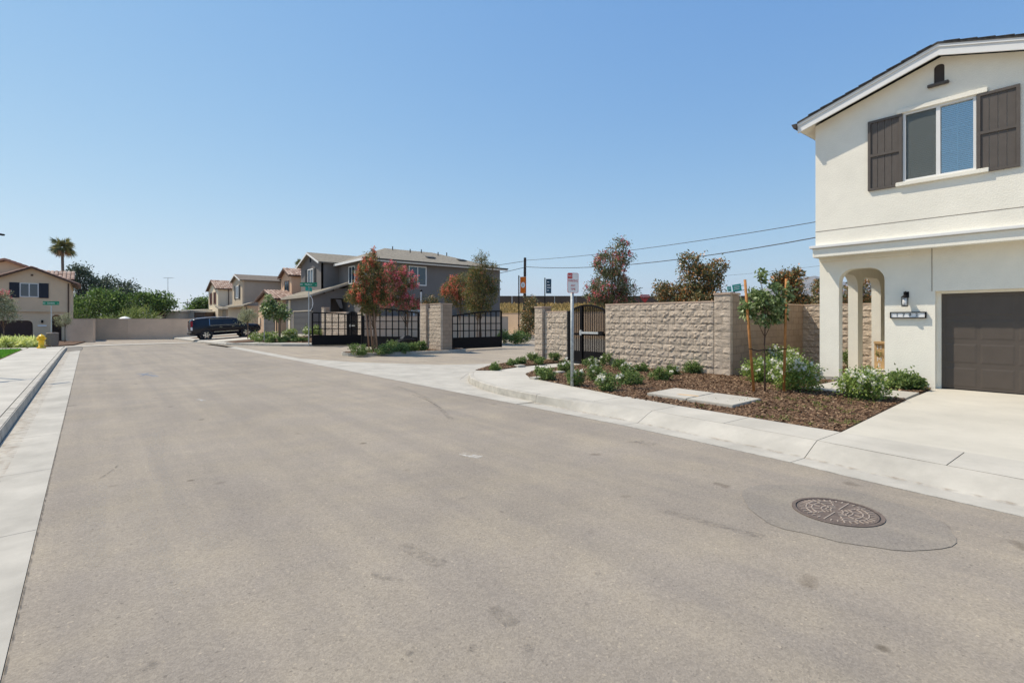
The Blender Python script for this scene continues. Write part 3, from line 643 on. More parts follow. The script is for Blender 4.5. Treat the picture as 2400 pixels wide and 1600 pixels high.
def block_wall(T_, p0, p1, z0, nc, rough=1, thick=BT, cap=None, capz=.05, core=True, start=0):
    """courses of blocks from p0 to p1; outward face on the right-hand side when walking p0 -> p1"""
    a = Vector((*p0, 0)); b = Vector((*p1, 0)); d = (b-a).normalized(); L = (b-a).length; ang = math.atan2(d.y, d.x); base = wloc(T_); nrm = Vector((-d.y, d.x, 0))
    nf = max(1, round(L/(BL/2))); u = L/nf; sx = u/(BL/2)
    for c in range(nc):
        i = 0; odd = (c+start) % 2
        while i < nf:
            full = (i+1 < nf) and not (odd and i == 0)
            me = BLK['full' if full else 'half', rough][random.randrange(len(BLK['full', rough]))]
            o = bpy.data.objects.new('block', me); C.objects.link(o); o.parent = T_
            o.location = a + d*u*i + Vector((0,0,z0+c*BH)) - base; o.rotation_euler = (0,0,ang); o.scale = (sx, thick/BT, 1); i += 2 if full else 1
    if core:
        q = nrm*.012; r = nrm*(thick-.006); e = d*.008
        obj('mortar', MB().hexa([a+q+e+Vector((0,0,z0-.1)), b+q-e+Vector((0,0,z0-.1)), b+r-e+Vector((0,0,z0-.1)), a+r+e+Vector((0,0,z0-.1)), a+q+e+Vector((0,0,z0+nc*BH-.006)), b+q-e+Vector((0,0,z0+nc*BH-.006)), b+r-e+Vector((0,0,z0+nc*BH-.006)), a+r+e+Vector((0,0,z0+nc*BH-.006))]), 'mortar', T_)
    if cap is not None:
        n = max(1, round(L/.406)); q = nrm*-.02; r = nrm*(thick+.015); zt = z0+nc*BH+.001
        for k in range(n):
            s = a+d*(L*k/n+.003); t = a+d*(L*(k+1)/n-.003)
            obj('cap_stone', MB().hexa([s+q+Vector((0,0,zt)), t+q+Vector((0,0,zt)), t+r+Vector((0,0,zt)), s+r+Vector((0,0,zt)), s+q+Vector((0,0,zt+capz)), t+q+Vector((0,0,zt+capz)), t+r+Vector((0,0,zt+capz)), s+r+Vector((0,0,zt+capz))]), 'block_cap', T_)
def pier(T_, x, y0, y1, z0, nc, depth=.42, capz=.06):
    """free-standing pier: rough front (-X), smooth sides"""
    block_wall(T_, (x, y1), (x, y0), z0, nc, 1, .12, None)
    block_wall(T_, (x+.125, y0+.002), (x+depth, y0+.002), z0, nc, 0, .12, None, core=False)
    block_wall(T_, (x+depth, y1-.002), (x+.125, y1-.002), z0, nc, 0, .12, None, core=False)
    obj('core', MB().box(x+.13, x+depth-.01, y0+.02, y1-.02, z0-.1, z0+nc*BH-.01), 'mortar', T_)
    obj('cap_stone', MB().box(x-.03, x+depth+.02, y0-.02, y1+.02, z0+nc*BH+.001, z0+nc*BH+capz), 'block_cap', T_, bevel=.008)
WX = 13.5
SW = thing('block_wall', 'long split face block wall with stepped pier beside staked tree', 'wall', (WX, 9.5, .1))
block_wall(SW, (WX, 11.58), (WX, 7.66), .18, 10, 1, .20, 1)
pier(SW, WX-.004, 7.17, 7.65, .18, 11, .5)
RW = thing('return_wall', 'smooth tan block wall running back from the stepped pier', 'wall', (16.3, 7.3, .1))
block_wall(RW, (13.98, 7.30), (19.12, 7.55), .18, 10, 0, .18, 1)
BW = thing('back_wall', 'split face block wall behind the porch arches', 'wall', (19.3, 6.4, .1))
block_wall(BW, (19.15, 7.6), (19.15, 5.36), .18, 10, 1, .20, 1)
PW = thing('gate_pier', 'split face block pier and short wall left of the pedestrian gate by the open lane', 'pier', (WX, 14.3, .1))
pier(PW, WX-.05, 14.68, 15.12, .16, 10, .45)
block_wall(PW, (WX+.06, 14.66), (WX+.06, 13.46), .18, 9, 1, .20, 1)

# ---- pedestrian gates (arched top, bars, kick panel, push bar)
m_ = mat('mesh', (.012,.012,.013), .6, .02, 4); N_ = m_.node_tree.nodes; t_ = N_.new('ShaderNodeBsdfTransparent'); x_ = N_.new('ShaderNodeMixShader'); x_.inputs[0].default_value = .36
m_.node_tree.links.new(t_.outputs[0], x_.inputs[1]); m_.node_tree.links.new(N_['Principled BSDF'].outputs[0], x_.inputs[2]); m_.node_tree.links.new(x_.outputs[0], N_['Material Output'].inputs[0])
def ped_gate(name, label, x, y0, y1, z0, ht, push=True):
    G = thing(name, label, 'gate', (x+.1, (y0+y1)/2, z0)); X0 = x+.08; w = .075
    split = y1 - (y1-y0)*.36                                   # post between fixed light (high y) and gate leaf
    def top(y): c = (y0+y1)/2; r = (y1-y0)/2; return z0+ht-.20+.24*(1-((y-c)/r)**2)
    for y in (y0+w/2, split, y1-w/2-.04):
        ww = w+.03 if y == split else w
        obj('post', MB().box(X0-.02, X0+.09, y-ww/2, y+ww/2, z0-.1, top(y)+.02), 'black_metal', G)
    obj('jamb', MB().box(X0, X0+.16, y1-.05, y1-.002, z0-.1, z0+ht-.14), 'black_metal', G)
    n = 14; mb = MB()
    for k in range(n): a = y0+.04+(y1-y0-.1)*k/n; b = y0+.04+(y1-y0-.1)*(k+1)/n; mb.bar((X0+.035,a,top(a)), (X0+.035,b,top(b)), .05, .06)
    obj('top_rail', mb, 'black_metal', G)
    obj('kick_panel', MB().box(X0+.02, X0+.05, y0+w, split-.06, z0+.03, z0+.42).box(X0+.02, X0+.05, split+.06, y1-.12, z0+.03, z0+.42), 'black_metal', G)
    obj('middle_rail', MB().box(X0+.015, X0+.055, y0+w, split-.05, z0+.98, z0+1.06).box(X0+.015, X0+.055, split+.05, y1-.12, z0+.98, z0+1.06), 'black_metal', G)
    y = y0+.16
    while y < y1-.16:
        if abs(y-split) > .08: obj('bar', MB().box(X0+.025, X0+.045, y-.012, y+.012, z0+.42, top(y)-.03), 'black_metal', G)
        y += .085
    obj('mesh_screen', MB().holed([(y0+w,z0+.4),(y1-.12,z0+.4)]+[(y1-.12-(y1-.12-y0-w)*k/10, top(y1-.12-(y1-.12-y0-w)*k/10)) for k in range(11)], [], face_x(X0+.05), .004), 'mesh', G)
    if push:
        pb = obj('push_bar', MB().box(X0-.10, X0-.04, y0+.30, split-.06, z0+1.04, z0+1.11), 'steel', G)
        obj('latch_plate', MB().box(X0-.11, X0-.022, split-.10, split+.0, z0+.98, z0+1.17), 'steel', pb, bevel=.02); obj('end_block', MB().box(X0-.09, X0-.022, y0+.10, y0+.295, z0+1.0, z0+1.13), 'black_metal', pb)
    return G
ped_gate('pedestrian_gate', 'arched black metal pedestrian gate with push bar between rough block walls', WX, 11.60, 13.44, .20, 2.0)

# ---- north wall of the entrance (mirror of the south one)
NX = 14.5
NW = thing('block_wall', 'split face block wall seen behind the far open gate leaf below the gray house', 'wall', (NX, 38, .2))
pier(NW, NX, 33.75, 34.25, .12, 11, .45); block_wall(NW, (NX+.06, 35.05), (NX+.06, 34.27), .2, 10, 1, .2, 1)
block_wall(NW, (NX+.06, 41.6), (NX+.06, 37.1), .25, 10, 1, .2, 1); pier(NW, NX, 41.65, 42.2, .25, 12, .45); 
ped_gate('pedestrian_gate', 'arched black pedestrian gate with push bar below the gray house', NX, 35.07, 37.08, .25, 2.05)
# ---- island pillars
IP = thing('gate_pillar', 'pair of rough stone gate pillars joined by a low wall on the planted island', 'pillar', (14.3, 24.6, .1))
pier(IP, 14.3, 23.5, 24.6, .12, 12, .7); pier(IP, 14.3, 25.05, 25.7, .12, 12, .5); block_wall(IP, (14.42, 25.04), (14.42, 24.61), .12, 11, 1, .2, None)
# ---- big drive gates
def drive_gate(name, label, hinge, free, z0, hh, hf, nx, group=None, zb=.62):
    a = Vector((*hinge, 0)); b = Vector((*free, 0)); d = b-a
    G = thing(name, label, 'gate', (*((a+b)/2).to_2d(), 0), group)
    def top(t): return z0+hh+(hf-hh)*math.sin(t*math.pi/2)
    P = lambda t, z: a+d*t+Vector((0,0,z))
    for t in (0.0, 1.0): obj('stile', MB().bar(P(t, z0), P(t, top(t)), .085), 'black_metal', G)
    n = 10; mb = MB()
    for k in range(n): mb.bar(P(k/n, top(k/n)), P((k+1)/n, top((k+1)/n)), .07, .08)
    obj('top_rail', mb, 'black_metal', G)
    obj('kick_panel', MB().bar(P(0.005, z0+zb/2), P(.995, z0+zb/2), .03, zb), 'black_metal', G)
    obj('bottom_rail', MB().bar(P(0, z0+zb), P(1, z0+zb), .06, .06), 'black_metal', G)
    for fr in (.33, .66): 
        zz = z0+zb+fr*(hh-zb)
        obj('rail', MB().bar(P(0, zz), P(1, zz), .05, .05), 'black_metal', G)
    for k in range(1, nx): obj('bar', MB().bar(P(k/nx, z0+zb), P(k/nx, top(k/nx)), .05), 'black_metal', G)
    return G
drive_gate('drive_gate', 'black grid drive gate leaf swung open past the street name sign', (14.42,33.72), (11.27,34.55), .08, 1.95, 2.12, 8)
drive_gate('drive_gate', 'black grid drive gate leaf behind the pink blossoming staked tree', (14.35,26.0), (12.69,29.92), .12, 2.0, 2.33, 9)
DG = drive_gate('drive_gate', 'black drive gate leaf swung inward right of the stone pillars', (15.75,24.72), (19.45,24.95), .08, 1.86, 2.18, 9)
obj('hinge_post', MB().box(15.30, 15.50, 24.2, 24.40, 0, 1.95), 'black_metal', DG)
obj('hinge_arm', MB().bar((15.45,24.35,1.7), (15.75,24.70,1.7), .05).bar((15.45,24.35,.45), (15.75,24.70,.45), .05), 'black_metal', DG)

# ================================================================== PLANTS
def leaf_quads(P, L, W, out=None, droop=.2):
    n = len(P); d = rng.normal(0, 1, (n,3))
    if out is not None: d += out*1.1
    d[:,2] -= droop; d /= np.linalg.norm(d, axis=1)[:,None]+1e-9
    e = np.cross(d, rng.normal(0, 1, (n,3))); e /= np.linalg.norm(e, axis=1)[:,None]+1e-9
    l = (L*rng.uniform(.65, 1.25, n))[:,None]; w = (W*rng.uniform(.7, 1.2, n))[:,None]
    f = np.cross(d, e)*l*.12
    return np.stack([P, P+d*l*.45+e*w*.5+f, P+d*l, P+d*l*.45-e*w*.5+f], 1)
def cloud(ells, ncl, per, spread, shell=.55):
    """leaf points in clumps through ellipsoids (cx,cy,cz,rx,ry,rz); returns points, outward directions, clump centres"""
    vol = np.array([e[3]*e[4]*e[5] for e in ells])**.75; k = np.maximum(1, (ncl*vol/vol.sum()).astype(int)); cen = []; od = []
    for e, m in zip(ells, k):
        v = rng.normal(0, 1, (m,3)); v /= np.linalg.norm(v, axis=1)[:,None]
        r = rng.uniform(shell**3, 1, m)**(1/3); r *= rng.uniform(.85, 1.12, m)
        cen.append(np.array(e[:3])+v*r[:,None]*np.array(e[3:])); od.append(v)
    cen = np.concatenate(cen); od = np.concatenate(od)
    s = spread*rng.uniform(.6, 1.35, len(cen)); P = np.repeat(cen, per, 0)+rng.normal(0, 1, (len(cen)*per,3))*np.repeat(s, per)[:,None]*np.array([1,1,.8])
    return P, np.repeat(od, per, 0), cen, od
def limbs(mb, base, top, r, ells, n, seed=0):
    b = Vector(base); t = Vector(top); rr = random.Random(seed)
    m = [b.lerp(t, k/4)+Vector((rr.gauss(0,.02), rr.gauss(0,.02), 0))*(k > 0)*min(1, r*12) for k in range(5)]
    mb.tube(m, [r*1.25, r, r*.9, r*.8, r*.65], 8)
    for k in range(n):
        e = ells[k % len(ells)]; tgt = Vector((e[0]+rr.uniform(-.7,.7)*e[3], e[1]+rr.uniform(-.7,.7)*e[4], e[2]+rr.uniform(-.3,.8)*e[5]))
        s = b.lerp(t, rr.uniform(.55, 1)); mid = s.lerp(tgt, .5)+Vector((0,0,.12*(tgt-s).length)); mb.tube([s, mid, tgt], [r*.5, r*.33, r*.12], 5)
    return mb
def put(name, V, m, T_):
    o = link(name, fastmesh(name, V-np.array(wloc(T_)), 4), m, T_); o['kind'] = 'stuff'; return o
def tree(name, label, base, trunk_top, r, ells, ncl, per, spread, L, W, m, bark='bark', group=None, flowers=None, extra=None, nl=8, stems=None, shell=.45, cat='tree'):
    T_ = thing(name, label, cat, base, group); e = [(base[0]+a[0], base[1]+a[1], base[2]+a[2], *a[3:]) for a in ells]
    mb = MB()
    for q, (bx, by) in enumerate(stems or [(0, 0)]): limbs(mb, (base[0]+bx, base[1]+by, base[2]-.05), (base[0]+bx*.6, base[1]+by*.6, base[2]+trunk_top), r, e, nl, len(label)+q)
    obj('trunk', mb, bark, T_, smooth=True)
    ncl = int(ncl*1.5); L *= 1.15; W *= 1.25
    P, od, cen, cod = cloud(e, ncl, per, spread, shell)
    put('crown', leaf_quads(P, L, W, od), m, T_)
    if extra:                                            # second foliage tone on part of the clumps: (material, fraction, min height fraction)
        mm, fr = extra; sel = rng.random(len(cen)) < fr; c2 = cen[sel]; PP = np.repeat(c2, per//2, 0)+rng.normal(0, spread*.8, (len(c2)*(per//2),3)); put('young_foliage', leaf_quads(PP, L, W), mm, T_)
    if flowers:
        mm, fr, k, fs, zmin = flowers; z0 = np.array([a[2]-a[5] for a in e]).min(); z1 = np.array([a[2]+a[5] for a in e]).max()
        sel = (rng.random(len(cen)) < fr) & (cen[:,2] > z0+zmin*(z1-z0)); c2 = cen[sel]+cod[sel]*spread*.9
        if len(c2):
            PP = np.repeat(c2, k, 0)+rng.normal(0, 1, (len(c2)*k,3))*spread*np.array([.42,.42,.65]); put('blossom', leaf_quads(PP, fs, fs*.9, None, 0), mm, T_)
    return T_
def bush(label, x, y, z, r, h, m='leaf_rose', nleaf=900, L=.055, W=.032, white=0, group=None, name='rose_bush'):
    T_ = thing(name, label, 'bush', (x, y, z), group); ns = 9
    mb = MB()
    for k in range(ns):
        t = rng.uniform(0, 6.28); rr = r*rng.uniform(.2, .8); mb.tube([(x, y, z-.02), (x+.4*rr*math.cos(t), y+.4*rr*math.sin(t), z+h*.4), (x+rr*math.cos(t), y+rr*math.sin(t), z+h*rng.uniform(.6,.95))], [.008,.006,.003], 4)
    obj('stems', mb, 'bark_dark', T_)
    n = max(5, int(nleaf/45)); v = rng.normal(0, 1, (n,3)); v /= np.linalg.norm(v, axis=1)[:,None]; rad = rng.uniform(.55, 1.08, n)[:,None]
    c = np.array([x, y, z+h*.52])+v*rad*np.array([r, r, h*.50])*rng.uniform(.8,1.1,(n,1)); c[:,2] = np.maximum(c[:,2], z+.04)
    P = np.repeat(c, 45, 0)+rng.normal(0, 1, (n*45,3))*min(r, h)*.20; P[:,2] = np.maximum(P[:,2], z+.015)
    put('foliage', leaf_quads(P, L, W, np.repeat(v, 45, 0)), m, T_)
    if white:
        up_ = c[(v[:,2] > -.25)]; k = min(white, len(up_)); cc = up_[rng.choice(len(up_), k, replace=False)]+np.array([0,0,1])*.03+rng.normal(0,.02,(k,3))
        vv = np.repeat(cc+(cc-np.array([x,y,z+h*.4]))*.12, 9, 0)+rng.normal(0, .015, (k*9,3)); put('flowers', leaf_quads(vv, .07, .07, None, -.3), 'petal_white', T_)
    return T_
def at(px, py, z=.15):
    u = (px-1200)/FOC; d = (CAM_H-z)*FOC/(py-750); return dep(px, d)
# small rose bushes in the corner bed: pixel of the foot, radius, height, blossoms, label
SB = [(1158,865,.22,.24,0,'low green bush at the kerb tip of the narrow bed'), (1201,856,.2,.22,0,'sparse yellowing bush behind the irrigation box'), (1221,853,.22,.30,0,'leggy upright bush in the narrow bed by the lane kerb'),
 (1250,847,.24,.36,1,'bush at the foot of the lane side pier'), (1265,853,.22,.26,0,'small bush in front of the lane side pier'), (1299,848,.22,.34,0,'bush at the foot of the short block wall'),
 (1264,878,.2,.24,0,'small dark bush at the rounded tip of the mulch bed'), (1286,888,.27,.36,0,'full green bush beside the rounded mulch tip'), (1326,871,.26,.38,5,'white flowering bush behind the parking sign post'),
 (1349,900,.24,.46,2,'tall green bush touching the parking sign post'), (1386,859,.30,.26,7,'low spreading white flowering bush before the pedestrian gate'), (1426,857,.30,.46,1,'tall bush against the wall right of the pedestrian gate'),
 (1452,869,.26,.34,1,'bush below the left end of the long block wall'), (1398,889,.28,.40,3,'round bush with few white blooms right of the sign post'), (1421,911,.32,.42,8,'white blooming bush nearest the pavement beside the sign shadow'),
 (1473,898,.32,.34,2,'wide leafy bush in the middle of the mulch bed'), (1469,876,.24,.30,5,'white blooming bush behind the wide leafy bush'), (1505,872,.22,.26,0,'pale small bush along the block wall'),
 (1530,864,.30,.42,0,'dark rounded bush tight against the block wall'), (1547,890,.27,.34,1,'upright bush left of the concrete utility pad'), (1577,879,.22,.26,1,'small bush beside the dark bush near the utility pad'),
 (1623,876,.32,.36,0,'dense green bush at the right end of the block wall')]
for px, py, r, h, w, l in SB:
    x, y = at(px, py, .18); bush(l, x, y, mz(x, y), r*.80, h*.82, 'leaf_rose', int(1250*r/.28), white=w, group='small bushes in the corner bed')
WB = [(1790,893,.42,.52,26,'white flowering bush in the shade of the smooth return wall'), (1868,912,.45,.62,60,'large white flowering bush between the tree stake and porch corner'), (1840,880,.45,.68,45,'tall white flowering bush behind the right tree stake'),
 (2018,932,.38,.54,46,'white flowering bush on the mulch tip before the porch path')]
for px, py, r, h, w, l in WB:
    x, y = at(px, py, .2); bush(l, x, y, mz(x, y), r, h, 'leaf_rose2', 3600, .06, .036, w, 'white flowering bushes by the porch')
x, y = at(1955, 862, .2); bush('small green shrub seen through the porch arch', 18.3, 5.9, .2, .3, .55, 'leaf_rose', 900)
bush('low dark green shrub under the house number plate', 13.85, 3.5, .21, .34, .32, 'leaf_rose', 2000, .07, .045)
bush('small low shrub beside the garage jamb', 14.05, 3.18, .21, .2, .2, 'leaf_rose', 700, .07, .045)
# weeds through the mulch
W_ = []
for k in range(70):
    px, py = rng.uniform(1480, 2050), rng.uniform(925, 1000)
    x, y = at(px, py, .16)
    if not inside(main_bed, np.array([[x, y]]))[0]: continue
    n = 14; P = np.array([x, y, mz(x, y)+.01])+rng.normal(0, .05, (n,3))*np.array([1,1,0]); o_ = np.c_[rng.normal(0,.5,(n,2)), np.ones(n)]
    W_.append(leaf_quads(P, .06, .014, o_, -.4))
wo = link('weeds', fastmesh('weeds', np.concatenate(W_), 4), 'weed'); wo['kind'] = 'stuff'; wo['label'] = 'pale green weed sprigs dotted over the mulch'; wo['category'] = 'weeds'

# ---- staked young tree by the house
bx, by = 11.28, 5.22
def cam_e(px, py, d, r, rz, b): x, y, z = dep(px, d, py); return (x-b[0], y-b[1], z-b[2], r, r, rz)
b0 = (bx, by, .18); D0 = 11.2
ST = tree('young_tree', 'thin young tree with round leafy crown tied between two orange stakes', b0, 2.1, .016,
     [cam_e(1788,710,D0,.36,.30,b0), cam_e(1822,690,D0,.22,.22,b0), cam_e(1758,722,D0,.20,.22,b0), cam_e(1778,648,D0,.14,.13,b0), cam_e(1796,745,D0,.22,.13,b0), cam_e(1832,730,D0,.16,.18,b0)], 58, 26, .052, .085, .042, 'leaf_oak', 'bark_dark', nl=12, shell=.2)
for pxa, pya, pxb, pyb, l in [(1768,926,1746,655,'left orange wooden stake leaning beside the young tree'), (1837,933,1843,653,'right orange wooden stake beside the young tree near the white bushes')]:
    a = dep(pxa, D0-.05, pya); b = dep(pxb, D0-.05, pyb); S_ = thing('tree_stake', l, 'stake', (a[0], a[1], .15), 'orange tree stakes')
    obj('pole', MB().tube([(a[0], a[1], .05), b], .028, 10), 'wood_stake', S_, smooth=True)
    for zz in (1.10, 1.98):
        t = (zz-.15)/(b[2]-.15); p = Vector(a).lerp(Vector(b), t); p.z = zz; q = Vector((bx, by, zz-.02)); q = p.lerp(q, .96)
        obj('tie', MB().tube([p+Vector((0,.034,0)), p.lerp(q, .5)+Vector((0,0,-.03)), q], .011, 6).tube([p+Vector((.036*math.cos(k), .036*math.sin(k), 0)) for k in np.linspace(0, 6.28, 9)], .009, 5), 'rubber', S_)

# ---- crape myrtles and magnolias behind the walls
def etree(name, label, px, pybase, d, z, blobs, **k):
    x, y = dep(px, d); b = (x, y, z); return tree(name, label, b, ells=[cam_e(*q, b) for q in blobs], **k)
d = 24.6
xb, yb_ = 11.0, 24.45; b1 = (xb, yb_, .13); dd = xb*math.sin(YAW)+yb_*math.cos(YAW)
tree('crape_myrtle', 'crape myrtle with orange pink blossom staked on the gate island', b1, 1.7, .035, [cam_e(862,690,dd,.80,.62,b1), cam_e(868,640,dd,.66,.62,b1), cam_e(872,604,dd,.25,.42,b1), cam_e(832,690,dd,.45,.52,b1), cam_e(897,680,dd,.42,.6,b1), cam_e(868,724,dd,.5,.25,b1)],
     230, 36, .115, .085, .04, 'leaf_myrtle', flowers=('petal_coral', .34, 40, .075, .2), nl=14, stems=[(0,0),(.12,.1)])
for px, t_, l in [(866,-.06,'left pale stake of the island tree'), (874,.0,'middle stake of the island tree'), (885,-.05,'right stake of the island tree leaning inward')]:
    p = dep(px, dd-.25); q = dep(px-9, dd-.1)
    o = obj('tree_stake', MB().tube([(p[0], p[1], .1), (q[0], q[1], 2.3)], .042, 8), 'stake_brown', None, smooth=True); lab(o, l, 'stake', 'stakes of the island tree')
b2 = (*dep(955, 32.5), .1)
tree('crape_myrtle', 'bright pink crape myrtle behind the island stakes and gate leaf', b2, 2.0, .04, [cam_e(925,640,32.5,.75,.55,b2), cam_e(950,660,32.5,.75,.55,b2), cam_e(925,690,32.5,.7,.6,b2), cam_e(955,712,32.5,.75,.45,b2), cam_e(905,712,32.5,.5,.5,b2)],
     190, 30, .14, .09, .042, 'leaf_myrtle', flowers=('petal_pink', .52, 44, .085, .1), nl=14)
b3 = (*dep(1078, 39), .1)
tree('crape_myrtle', 'pale pink crape myrtle in front of the gray house side wall', b3, 2.2, .04, [cam_e(1075,672,39,1.2,.75,b3), cam_e(1055,690,39,.8,.8,b3), cam_e(1090,705,39,1.0,.75,b3), cam_e(1085,655,39,.6,.45,b3)],
     170, 30, .17, .10, .05, 'leaf_myrtle', flowers=('petal_coral', .42, 36, .085, .25), nl=12)
b4 = (*dep(1124, 36.5), .1)
tree('crape_myrtle', 'tall pointed olive green crape myrtle inside the right gate leaf', b4, 2.2, .05, [cam_e(1124,690,36.5,1.15,.95,b4), cam_e(1118,655,36.5,.9,.75,b4), cam_e(1128,615,36.5,.5,.7,b4), cam_e(1150,665,36.5,.6,.6,b4), cam_e(1112,640,36.5,.45,.45,b4), cam_e(1155,628,36.5,.25,.35,b4), cam_e(1122,722,36.5,.9,.4,b4)],
     270, 30, .14, .10, .045, 'leaf_myrtle', flowers=('petal_coral', .04, 14, .06, .2), nl=18, stems=[(0,0),(.2,.1),(-.15,.1)])
b5 = (*dep(1435, 22), .18)
tree('crape_myrtle', 'tall crape myrtle with red tipped twigs above the pedestrian gate', b5, 1.9, .05, [cam_e(1432,668,22,.85,.7,b5), cam_e(1428,620,22,.66,.55,b5), cam_e(1447,585,22,.3,.5,b5), cam_e(1470,610,22,.3,.35,b5), cam_e(1400,690,22,.5,.35,b5), cam_e(1470,690,22,.4,.4,b5), cam_e(1465,570,22,.16,.22,b5), cam_e(1440,712,22,.8,.3,b5), cam_e(1386,676,22,.25,.16,b5)],
     230, 32, .10, .085, .036, 'leaf_myrtle_dark', flowers=('petal_pink', .26, 26, .06, .1), nl=18, stems=[(0,0),(.15,.1)])
b6 = (*dep(1625, 24), .18)
tree('magnolia', 'broad magnolia with rust backed leaves above the long block wall', b6, 1.8, .06, [cam_e(1640,655,24,.75,.65,b6), cam_e(1618,620,24,.45,.5,b6), cam_e(1675,635,24,.45,.55,b6), cam_e(1590,680,24,.6,.4,b6), cam_e(1560,690,24,.45,.4,b6), cam_e(1665,690,24,.65,.4,b6), cam_e(1545,672,24,.2,.25,b6), cam_e(1620,700,24,1.1,.3,b6)],
     230, 26, .12, .12, .055, 'leaf_magnolia', flowers=None, extra=('leaf_rust', .16), nl=16)
b7 = (*dep(1845, 25), .18)
tree('magnolia', 'smaller rust leaved magnolia behind the staked young tree', b7, 1.8, .05, [cam_e(1848,668,25,.5,.55,b7), cam_e(1830,650,25,.4,.3,b7), cam_e(1855,705,25,.65,.4,b7), cam_e(1862,645,25,.3,.3,b7), cam_e(1880,705,25,.35,.3,b7)], 120, 26, .12, .12, .055, 'leaf_magnolia', extra=('leaf_rust', .4), nl=10)
b8 = (*dep(1925, 27), .18)
tree('magnolia', 'rust leaved magnolia beside the porch corner above the back wall', b8, 1.7, .05, [cam_e(1915,690,27,.55,.45,b8), cam_e(1930,668,27,.4,.35,b8), cam_e(1975,690,27,.7,.5,b8), cam_e(2030,680,27,.8,.6,b8), cam_e(2030,720,27,1.0,.4,b8)], 140, 26, .12, .12, .055, 'leaf_magnolia', extra=('leaf_rust', .4), nl=10)
b9 = (*dep(1243, 45), .1)
tree('column_shrub', 'dark upright shrub beside the orange banner pole', b9, 1.5, .05, [cam_e(1240,755,45,.75,1.2,b9), cam_e(1246,715,45,.5,.8,b9)], 110, 26, .16, .13, .07, 'leaf_magnolia', nl=8, cat='shrub')
b10 = (*dep(1010, 31.5), .1)
tree('bush_tree', 'small round tree with brown new leaves behind the stone pillars', b10, 1.9, .04, [cam_e(1009,712,31.5,.42,.5,b10)], 40, 30, .1, .09, .05, 'leaf_magnolia', nl=6)
# planting on the island and at the far lane edge
for px, py, r, h, l in [(842,829,.45,.38,'bushy green plant at the nose of the gate island'), (900,827,.4,.3,'dark low plant right of the island stakes'), (922,822,.5,.46,'largest leafy plant on the island before the gate panel'), (940,825,.35,.32,'low plant before the gate motor box'), (958,823,.4,.36,'pale green plant beside the gate motor box'), (972,822,.32,.34,'small plant left of the stone pillars'), (988,821,.3,.45,'spiky plant at the foot of the left pillar')]:
    x, y = at(px, py, .13); bush(l, x, y, .12, r, h, 'leaf_rose', 1000, .09, .05, 0, 'plants on the gate island', 'shrub')
for px, d, l in [(1185,37,'shrub right of the inward gate leaf'), (1205,37,'middle shrub beyond the inward gate leaf'), (1222,37.5,'leafy shrub beyond the lane near the pier')]:
    x, y = dep(px, d); bush(l, x, y, .1, .55, .75, 'leaf_rose', 900, .13, .07, 0, 'shrubs beyond the gate lane', 'shrub')
for k, px in enumerate(range(1052, 1258, 11)):
    x, y = dep(px, 58+.6*k); bush('yellow green strappy plant in the row along the inner perimeter wall', x, y, .05, .75, .62, 'leaf_yellow', 360, .35, .07, 0, 'yellow plants along the inner wall', 'strappy_plant')
struct('inner_kerb', MB().prism([(*dep(1000, 60.0),), (*dep(1000, 57),), (*dep(1270, 55),), (*dep(1270, 58),)], -.15, .14), 'concrete_curb')

# ================================================================== STREET FURNITURE
# parking sign
x, y = at(1341, 905, .15); x, y = x, y
S = thing('parking_sign', 'red and white NO PARKING ANY TIME sign on a galvanised post at the corner', 'sign', (x, y, .15))
obj('post', MB().tube([(x, y, .0), (x, y, 2.50)], .040, 12), 'galv_post', S, smooth=True)
rv = Vector((math.cos(YAW-.35), -math.sin(YAW-.35), 0)); nv = Vector((rv.y, -rv.x, 0)); c0 = Vector((x, y, 2.60)) + nv*.04
def plate(parent, name, c, rv, w, h, t, m, r=.03):
    nv = Vector((rv.y, -rv.x, 0)); pts = []
    for cx, cy, a0 in ((w/2-r, h/2-r, 0), (-w/2+r, h/2-r, 90), (-w/2+r, -h/2+r, 180), (w/2-r, -h/2+r, 270)):
        for k in range(4): a = R(a0+30*k); pts.append((cx+r*math.cos(a), cy+r*math.sin(a)))
    mb = MB(); n = len(pts)
    mb.add([c+rv*p[0]+Vector((0,0,p[1]))+nv*t for p in pts]+[c+rv*p[0]+Vector((0,0,p[1])) for p in pts], [tuple(range(n)), tuple(range(n, 2*n))[::-1]]+[(i, (i+1) % n, n+(i+1) % n, n+i) for i in range(n)])
    return obj(name, mb, m, parent)
def nopark(S, c0, rv, w, h):
    nv = Vector((rv.y, -rv.x, 0)); k = h/.46
    bdr = plate(S, 'panel', c0, rv, w, h, .004, 'sign_red', .035*k); fc = plate(bdr, 'face', c0+nv*.0045, rv, w-.02*k, h-.02*k, .002, 'sign_white', .028*k)
    plate(bdr, 'red_field', c0+rv*(-w*.26)+Vector((0,0,h*.345))+nv*.007, rv, w*.40, h*.26, .002, 'sign_red', .01*k)
    U = (0,0,1)
    text('lettering', 'NO', .085*k, 'sign_white', bdr, c0+rv*(-w*.26)+Vector((0,0,h*.345))+nv*.0105, rv, U, .001, sx=.8)
    text('lettering', 'PARKING', .075*k, 'sign_red', bdr, c0+Vector((0,0,h*.10))+nv*.0085, rv, U, .001, sx=.78)
    text('lettering', 'ANY', .072*k, 'sign_red', bdr, c0+Vector((0,0,-h*.14))+nv*.0085, rv, U, .001, sx=.8)
    text('lettering', 'TIME', .072*k, 'sign_red', bdr, c0+Vector((0,0,-h*.32))+nv*.0085, rv, U, .001, sx=.8)
nopark(S, c0, rv, .29, .47)
S = thing('parking_sign', 'pale NO PARKING sign seen beside the tan house garage', 'sign', (9.95, 41.2, .15))
